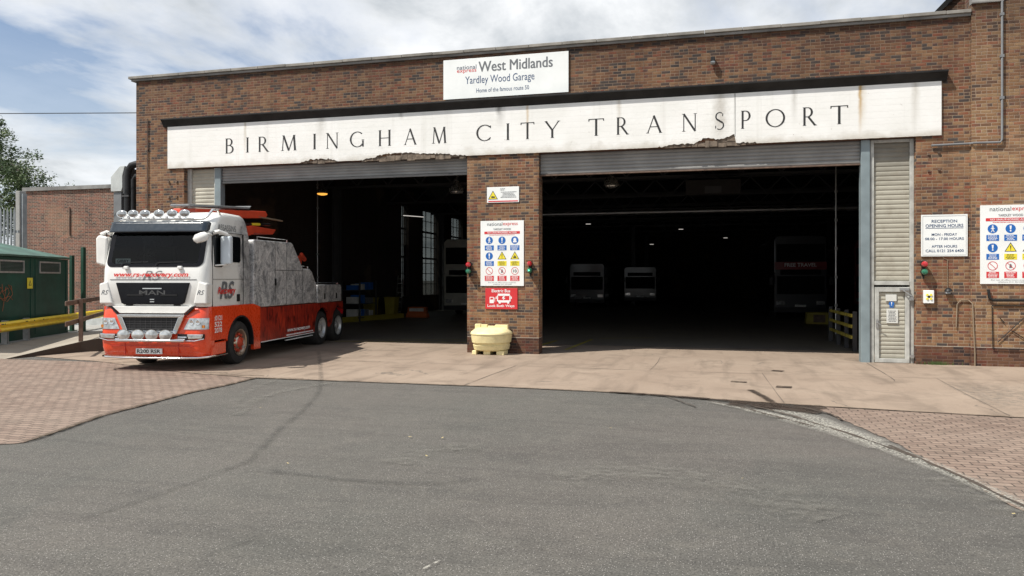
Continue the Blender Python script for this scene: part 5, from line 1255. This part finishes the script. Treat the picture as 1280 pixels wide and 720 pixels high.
b = MB(); b.box(-.35,.25,-.075,-.045,.365,.485); pl = b.build('number_plate', 'sign_white', TK, bevel=.004); text('lettering', 'R200 RSR', 'text_black', pl, -.32, .22, .385, .465, -.0775, bold=.02)
b = MB(); b.tube([(-1.26,.35,.31),(-1.22,.08,.30),(-1.05,-.07,.295),(-.6,-.10,.285),(.6,-.10,.285),(1.05,-.07,.295),(1.22,.08,.30),(1.27,.35,.31),(1.27,.80,.315)], .022, 10); b.build('chrome_rail', 'chrome', TK, smooth=True)
# cab sides below the door, wheel arches
def arch(cy, cz, r_, z0, n=14):
    a0 = math.asin(max(-1, (z0-cz)/r_)); return [(cy+r_*math.cos(PI-a0-(PI-2*a0)*k/n), cz+r_*math.sin(PI-a0-(PI-2*a0)*k/n)) for k in range(n+1)]
fr = [(.16,1.38),(.16,.64),(.80,.64),(.845,.60)]+arch(1.475,.50,.635,.58)+[(2.13,.27),(2.47,.27),(2.47,1.30),(2.10,1.38)]
for s in (-1,1):
    b = MB(); b.prism(fr, s*1.17, s*1.252, 'x'); fe = b.build('cab_side_panel', 'orange_paint', TK, bevel=.01)
    b = MB(); b.prism([(.20,.30),(.20,.60),(.80,.60),(.80,.27)], s*1.10, s*1.245, 'x'); b.build('step', 'orange_paint', TK, bevel=.02)
    b = MB(); b.prism([(.2,.62),(.84,.62),(.84,.30),(.90,.30),(.90,.66),(.2,.66)], s*1.08, s*1.16, 'x'); b.build('step_recess', 'black_plastic', TK)
    b = MB(); A1_ = arch(1.475,.5,.635,.4); A2_ = arch(1.475,.5,.60,.4)[::-1]; b.prism(A1_+A2_, s*.95, s*1.262, 'x'); b.build('wheel_arch_lip', 'black_plastic', TK)
    # side window, door lines, handle
    b = MB(); b.prism([(.30,2.92),(.40,2.97),(1.44,2.95),(1.47,2.9),(1.47,2.40),(1.42,2.36),(.85,2.36),(.60,2.24),(.30,2.24)], s*1.20, s*1.246, 'x'); b.build('side_window', 'window_dark', TK, bevel=.006)
    b = MB(); b.box(s*1.20,s*1.250,.83,.87,2.30,2.96); b.build('window_pillar', 'black_plastic', TK)
    b = MB()
    for y0, y1, z0, z1 in ((.215,.225,1.38,3.0),(1.60,1.61,1.38,3.02),(.22,1.6,3.015,3.025),(.22,1.6,1.97,1.977)): b.box(s*1.22,s*1.2475,y0,y1,z0,z1)
    b.build('door_gap', 'black_plastic', TK)
    b = MB(); b.box(s*1.23,s*1.262,1.30,1.42,1.46,1.63); b.build('door_handle', 'black_plastic', TK, bevel=.01)
text('lettering', 'RS', 'text_grey', TK, .52, 1.15, 1.53, 1.93, 1.254, plane='side', shear=.3, bold=.02)
text('lettering', 'Recovery', 'text_red', TK, .42, 1.22, 1.60, 1.80, 1.258, plane='side', shear=.3, bold=.02)
for s_t, z in ((':0121',1.07),('522',.935),('2078',.80)): text('lettering', s_t, 'text_white', TK, .28, .60, z, z+.11, 1.255, plane='side', bold=.02)
text('lettering', 'ASSASSINS', 'text_grey', TK, .52, 1.32, 3.06, 3.20, 1.205, plane='side')
# mirrors
for s in (-1,1):
    b = MB(); b.tube([(s*1.18,.30,2.98),(s*1.32,.34,3.02),(s*1.42,.5 if s>0 else .28,2.96)], .045, 8); ma = b.build('mirror_arm', 'white_paint', TK, smooth=True); b = MB(); b.tube([(s*1.2,.30,2.27),(s*1.42,.5 if s>0 else .28,2.30)], .02, 6); b.build('lower_mirror_arm', 'white_paint', TK, smooth=True)
    b = MB()
    if s > 0: b.box(1.29,1.53,.44,.58,2.30,2.92); b.build('mirror_housing', 'mirror_back', ma, bevel=.035)
    else: b.prism([(-1.45,2.32),(-1.22,2.26),(-1.18,2.9),(-1.40,2.95),(-1.46,2.88)], .16, .34, 'y'); b.build('mirror_housing', 'white_paint', ma, bevel=.035)
b = MB(); b.tube([(1.20,.25,2.93),(1.28,.0,2.94),(1.24,-.12,2.90)], .03, 8)
Mx = Matrix.Translation((1.19,-.16,2.86)) @ Matrix.Rotation(R(-18),4,'Y') @ Matrix.Diagonal((1.,.5,.62,1)); b.lathe([(0,-.17),(.12,-.15),(.175,-.05),(.18,.04),(.12,.14),(0,.17)], 18, Mx); b.build('front_mirror', 'white_paint', TK, smooth=True)
b = MB(); b.tube([(1.22,.5,2.97),(1.33,.55,3.0),(1.38,.75,2.92)], .035, 8); b.build('kerb_mirror', 'white_paint', TK, smooth=True)
# rear body
top = [(2.12,1.28),(2.12,2.90),(2.16,2.94),(4.33,2.96),(4.42,2.93),(5.12,2.27),(5.62,2.26),(5.78,2.18),(6.12,1.78),(6.16,1.28)]
b = MB(); b.prism(top, -1.25, 1.25, 'x'); bd = b.build('body', 'engraved_art', TK, bevel=.03)
b = MB(); b.prism([(6.17,1.26),(6.22,1.80),(8.14,1.80),(8.22,1.72),(8.24,1.26)], -1.25, 1.25, 'x'); b.build('tail_box', 'engraved_art', TK, bevel=.03)
b = MB()
for y0, y1, z0, z1 in ((3.3,3.315,1.3,2.94),(4.0,4.012,1.3,2.94),(5.08,5.092,1.3,2.28),(7.18,7.192,1.28,1.79),(3.3,5.1,2.2,2.212)): b.box(1.24,1.2545,y0,y1,z0,z1)
b.build('locker_gap', 'text_black', bd)
for y, z in ((3.32,1.9),(6.75,1.45),(7.75,1.45)): b = MB(); b.box(1.245,1.262,y-.05,y+.05,z-.09,z+.09); b.build('locker_handle', 'black_plastic', TK, bevel=.006)
for pts in ([(2.5,2.95),(2.5,3.03),(4.25,3.04),(4.25,2.95)], [(5.18,2.27),(5.18,2.35),(5.66,2.34),(5.66,2.26)], [(6.3,1.8),(6.3,1.87),(8.1,1.86),(8.1,1.8)]):
    b = MB(); b.tube([(1.15,y,z) for y, z in pts], .014, 6); b.build('top_rail', 'chrome', TK)
lo = [(2.48,1.27),(2.48,.42),(5.96,.42)]+arch(6.595,.5,.62,.50)+[(7.25,.56),(7.33,.56)]+arch(7.975,.5,.62,.62)[:-3]+[(8.36,.98),(8.36,1.25)]
for s in (-1,1):
    b = MB(); b.prism(lo, s*1.17, s*1.248, 'x'); b.build('side_skirt', 'red_art', TK, bevel=.008)
    b = MB(); b.box(s*1.20,s*1.262,2.50,5.9,.405,.425); b.box(s*1.20,s*1.262,4.0,5.8,.33,.35); b.build('skirt_rail', 'sign_white', TK)
b = MB()
for y in (3.35,3.98,4.72,5.40): b.box(1.24,1.2505,y,y+.006,.43,1.26)
b.build('skirt_gap', 'black_plastic', TK)
text('lettering', 'www.rs-recovery.com', 'text_white', TK, 4.05, 5.60, .52, .63, 1.251, plane='side', bold=.03)
b = MB(); rr_ = random.Random(12)
x = 4.0
while x < 5.8: wv = rr_.uniform(.05,.12); b.box(1.2485,1.2515,x,x+wv,.455,.49); x += wv+.02
b.build('small_print', 'text_white', TK)
b = MB(); b.box(-1.0,1.0,.4,8.2,.55,1.27); b.build('chassis', 'black_plastic', TK)
b = MB(); b.box(-1.16,1.16,2.5,5.9,.42,1.27); b.build('locker_floor', 'black_plastic', TK)
b = MB(); b.box(-1.2,1.2,8.25,8.4,.55,.75); b.build('rear_bumper', 'crane_red', TK)
b = MB(); b.box(1.05,1.24,8.36,8.40,.85,1.05); b.box(-1.24,-1.05,8.36,8.40,.85,1.05); b.build('tail_light', 'signal_red', TK)
# wheels
def wheel(y, s, front):
    Mx = Matrix.Translation((s*1.215, y, .50)) @ Matrix.Rotation(R(90)*s,4,'Y')
    wd = .30 if front else .60
    b = MB(); b.lathe([(.30,0),(.33,.012),(.42,.015),(.475,-.005),(.505,-.05),(.505,-wd+.05),(.47,-wd),(.3,-wd)], 40, Mx, cap=False); ty = b.build('wheel', 'rubber', TK, smooth=True, angle=35)
    b = MB()
    if front: b.lathe([(.30,.015),(.315,.02),(.285,.008),(.265,-.06),(.235,-.09),(.15,-.05),(.11,.03),(.0,.04)], 30, Mx, cap=False); rm = b.build('rim', 'rim_gold', ty, smooth=True, angle=40); b = MB(); b.lathe([(.250,-.078),(.235,-.082),(.215,-.073)], 24, Mx, cap=False); b.build('wheel_disc', 'rubber', rm)
    else: b.lathe([(.30,.015),(.31,.02),(.28,.005),(.26,-.06),(.24,-.13),(.14,-.13),(.12,-.02),(.09,.0),(0,.0)], 30, Mx, cap=False); rm = b.build('rim', 'alloy', ty, smooth=True, angle=40); b = MB(); b.lathe([(.235,-.127),(.215,-.124)], 24, Mx, cap=False); b.build('wheel_disc', 'steel_dark', rm)
    b = MB()
    for k in range(10):
        a = 2*PI*k/10; b.lathe([(.034,0),(.034,.06),(.018,.07)], 8, Mx @ Matrix.Translation((math.cos(a)*.19, math.sin(a)*.19, -.07 if front else -.12)))
    b.build('wheel_nut', 'rim_red' if front else 'alloy', rm)
    if front: b = MB(); b.lathe([(.13,.01),(.11,.035),(.06,.06),(0,.065)], 16, Mx); b.build('hub_cap', 'rim_red', rm, smooth=True)
    if front:
        for k in range(8):
            a = 2*PI*k/8; b = MB(); b.lathe([(.035,0),(.035,.004)], 10, Mx @ Matrix.Translation((math.cos(a)*.235, math.sin(a)*.235, -.086))); b.build('rim_hole', 'black_plastic', rm)
for y, f in ((1.475,True),(6.595,False),(7.975,False)):
    for s in (-1,1): wheel(y, s, f)
# crane boom and light bar above the body
tl = .07
def slab(name, y0, y1, x0, x1, z0, z1, mat, taper=.0, bev=.02):
    b = MB(); f = lambda y: (y-1.1)*tl
    b.prism([(y0, z0+f(y0)), (y1, z0+f(y1)+taper), (y1+.12, z0+f(y1)+taper+.1), (y1, z1+f(y1)), (y0, z1+f(y0))], x0, x1, 'x'); return b.build(name, mat, TK, bevel=bev)
slab('crane_boom', 1.15, 4.75, -.25, .32, 3.42, 3.61, 'crane_red', .0)
slab('light_plate', .80, 3.7, -.1, .36, 3.645, 3.70, 'duct_grey', bev=.015)
b = MB(); b.tube([(.2,3.2,3.40),(.2,5.25,3.53)], .035, 8); b.build('crane_hose', 'black_plastic', TK, smooth=True); b = MB(); b.tube([(.2,4.1,3.457),(.2,4.6,3.489)], .038, 8); b.build('hose_sleeve', 'sign_yellow', TK)
b = MB(); b.tube([(.3,4.3,3.68),(.3,5.85,3.68)], .025, 6); b.build('boom_rod', 'cable_tan', TK, smooth=True)
b = MB(); b.prism([(2.3,2.97),(2.3,3.10),(4.0,3.42),(5.5,3.40),(5.3,3.25),(4.2,3.22),(3.2,2.97)], -.3, .28, 'x'); b.build('lower_boom', 'crane_red', TK, bevel=.02)
b = MB(); b.tube([(.1,5.3,2.3),(.1,7.4,2.55),(.1,7.7,2.68)], .08, 10); b.tube([(.1,7.55,2.45),(.1,7.75,2.75),(.1,8.0,2.6)], .07, 10); b.lathe([(.13,-.1),(.13,.1)], 16, Matrix.Translation((.1,7.4,2.58)) @ Matrix.Rotation(R(90),4,'Y')); b.build('crane_hook', 'crane_red', TK, smooth=True)
# ------------------------------------------------------------------ sky, sun, camera
SUN = Vector((.52,.45,-1.)).normalized()        # direction in which the light travels
el = math.asin(-SUN.z); az = math.atan2(-SUN.x, -SUN.y)
W = bpy.data.worlds.new('World'); scn.world = W; W.use_nodes = True; nt = W.node_tree; nt.nodes.clear()
out = N(nt, 'ShaderNodeOutputWorld'); bg = N(nt, 'ShaderNodeBackground'); L(nt, bg.outputs[0], out.inputs[0])
sk = N(nt, 'ShaderNodeTexSky', sky_type='NISHITA'); sk.sun_disc = False; sk.sun_elevation = el; sk.sun_rotation = az % (2*PI); sk.air_density = 1.; sk.dust_density = 1.2; sk.ozone_density = 1.2
co = N(nt, 'ShaderNodeTexCoord').outputs['Generated']; s = N(nt, 'ShaderNodeSeparateXYZ'); L(nt, co, s.inputs[0])
zz = mth(nt, 'ADD', mth(nt, 'MAXIMUM', s.outputs[2], 0.), .16)
cv = N(nt, 'ShaderNodeCombineXYZ'); L(nt, mth(nt, 'DIVIDE', s.outputs[0], zz), cv.inputs[0]); L(nt, mth(nt, 'DIVIDE', s.outputs[1], zz), cv.inputs[1])
mp = N(nt, 'ShaderNodeMapping'); mp.inputs['Scale'].default_value = (1., .75, 1); mp.inputs['Location'].default_value = (CLX, CLY, 0); L(nt, cv.outputs[0], mp.inputs[0])
n1 = noise(nt, mp.outputs[0], .75, 9, .56, .35)
n2 = noise(nt, mp.outputs[0], 2.1, 7, .6, .2)
dn = mth(nt, 'ADD', mth(nt, 'MULTIPLY', n1, .8), mth(nt, 'MULTIPLY', n2, .2))
cover = ramp(nt, dn, [(.41, .05), (.46, .65), (.51, 1.)])
cc = ramp(nt, mth(nt, 'ADD', mth(nt, 'MULTIPLY', n2, .6), mth(nt, 'MULTIPLY', dn, .4)), [(.38, (11.6, 11.6, 11.6)), (.46, (9.4, 9.6, 9.8)), (.58, (5.8, 6.2, 6.6))])
low = N(nt, 'ShaderNodeMapRange'); L(nt, s.outputs[2], low.inputs[0]); low.inputs[1].default_value = .0; low.inputs[2].default_value = .30; low.inputs[3].default_value = .75; low.inputs[4].default_value = 0.
skc = mixc(nt, .12, mixc(nt, 1., sk.outputs[0], (.80, .98, 1.15), 'MULTIPLY'), (6.6, 7.2, 7.8))
col = mixc(nt, cover, skc, cc)
col = mixc(nt, low.outputs[0], col, mixc(nt, .5, cc, (7.0, 7.5, 7.8)))
L(nt, col, bg.inputs[0]); bg.inputs[1].default_value = .088
sl = bpy.data.lights.new('sun', 'SUN'); sl.energy = 5.0; sl.angle = R(.53); sl.color = (1., .955, .88)
so = bpy.data.objects.new('sun', sl); COL.objects.link(so); so.location = (-20,-30,40); so.rotation_euler = SUN.to_track_quat('-Z', 'Y').to_euler()
cam = bpy.data.cameras.new('camera'); cam.sensor_width = 36.; cam.lens = 925/1280*36; cam.shift_y = -12/1280; cam.clip_end = 2000; cam.clip_start = .05
c = bpy.data.objects.new('camera', cam); COL.objects.link(c); c.location = (0,-19.45,2.05); c.rotation_euler = (R(90), 0, R(14.4)); scn.camera = c
scn.view_settings.view_transform = 'Standard'; scn.view_settings.look = 'None'; scn.view_settings.gamma = 1.; scn.view_settings.exposure = EXPO
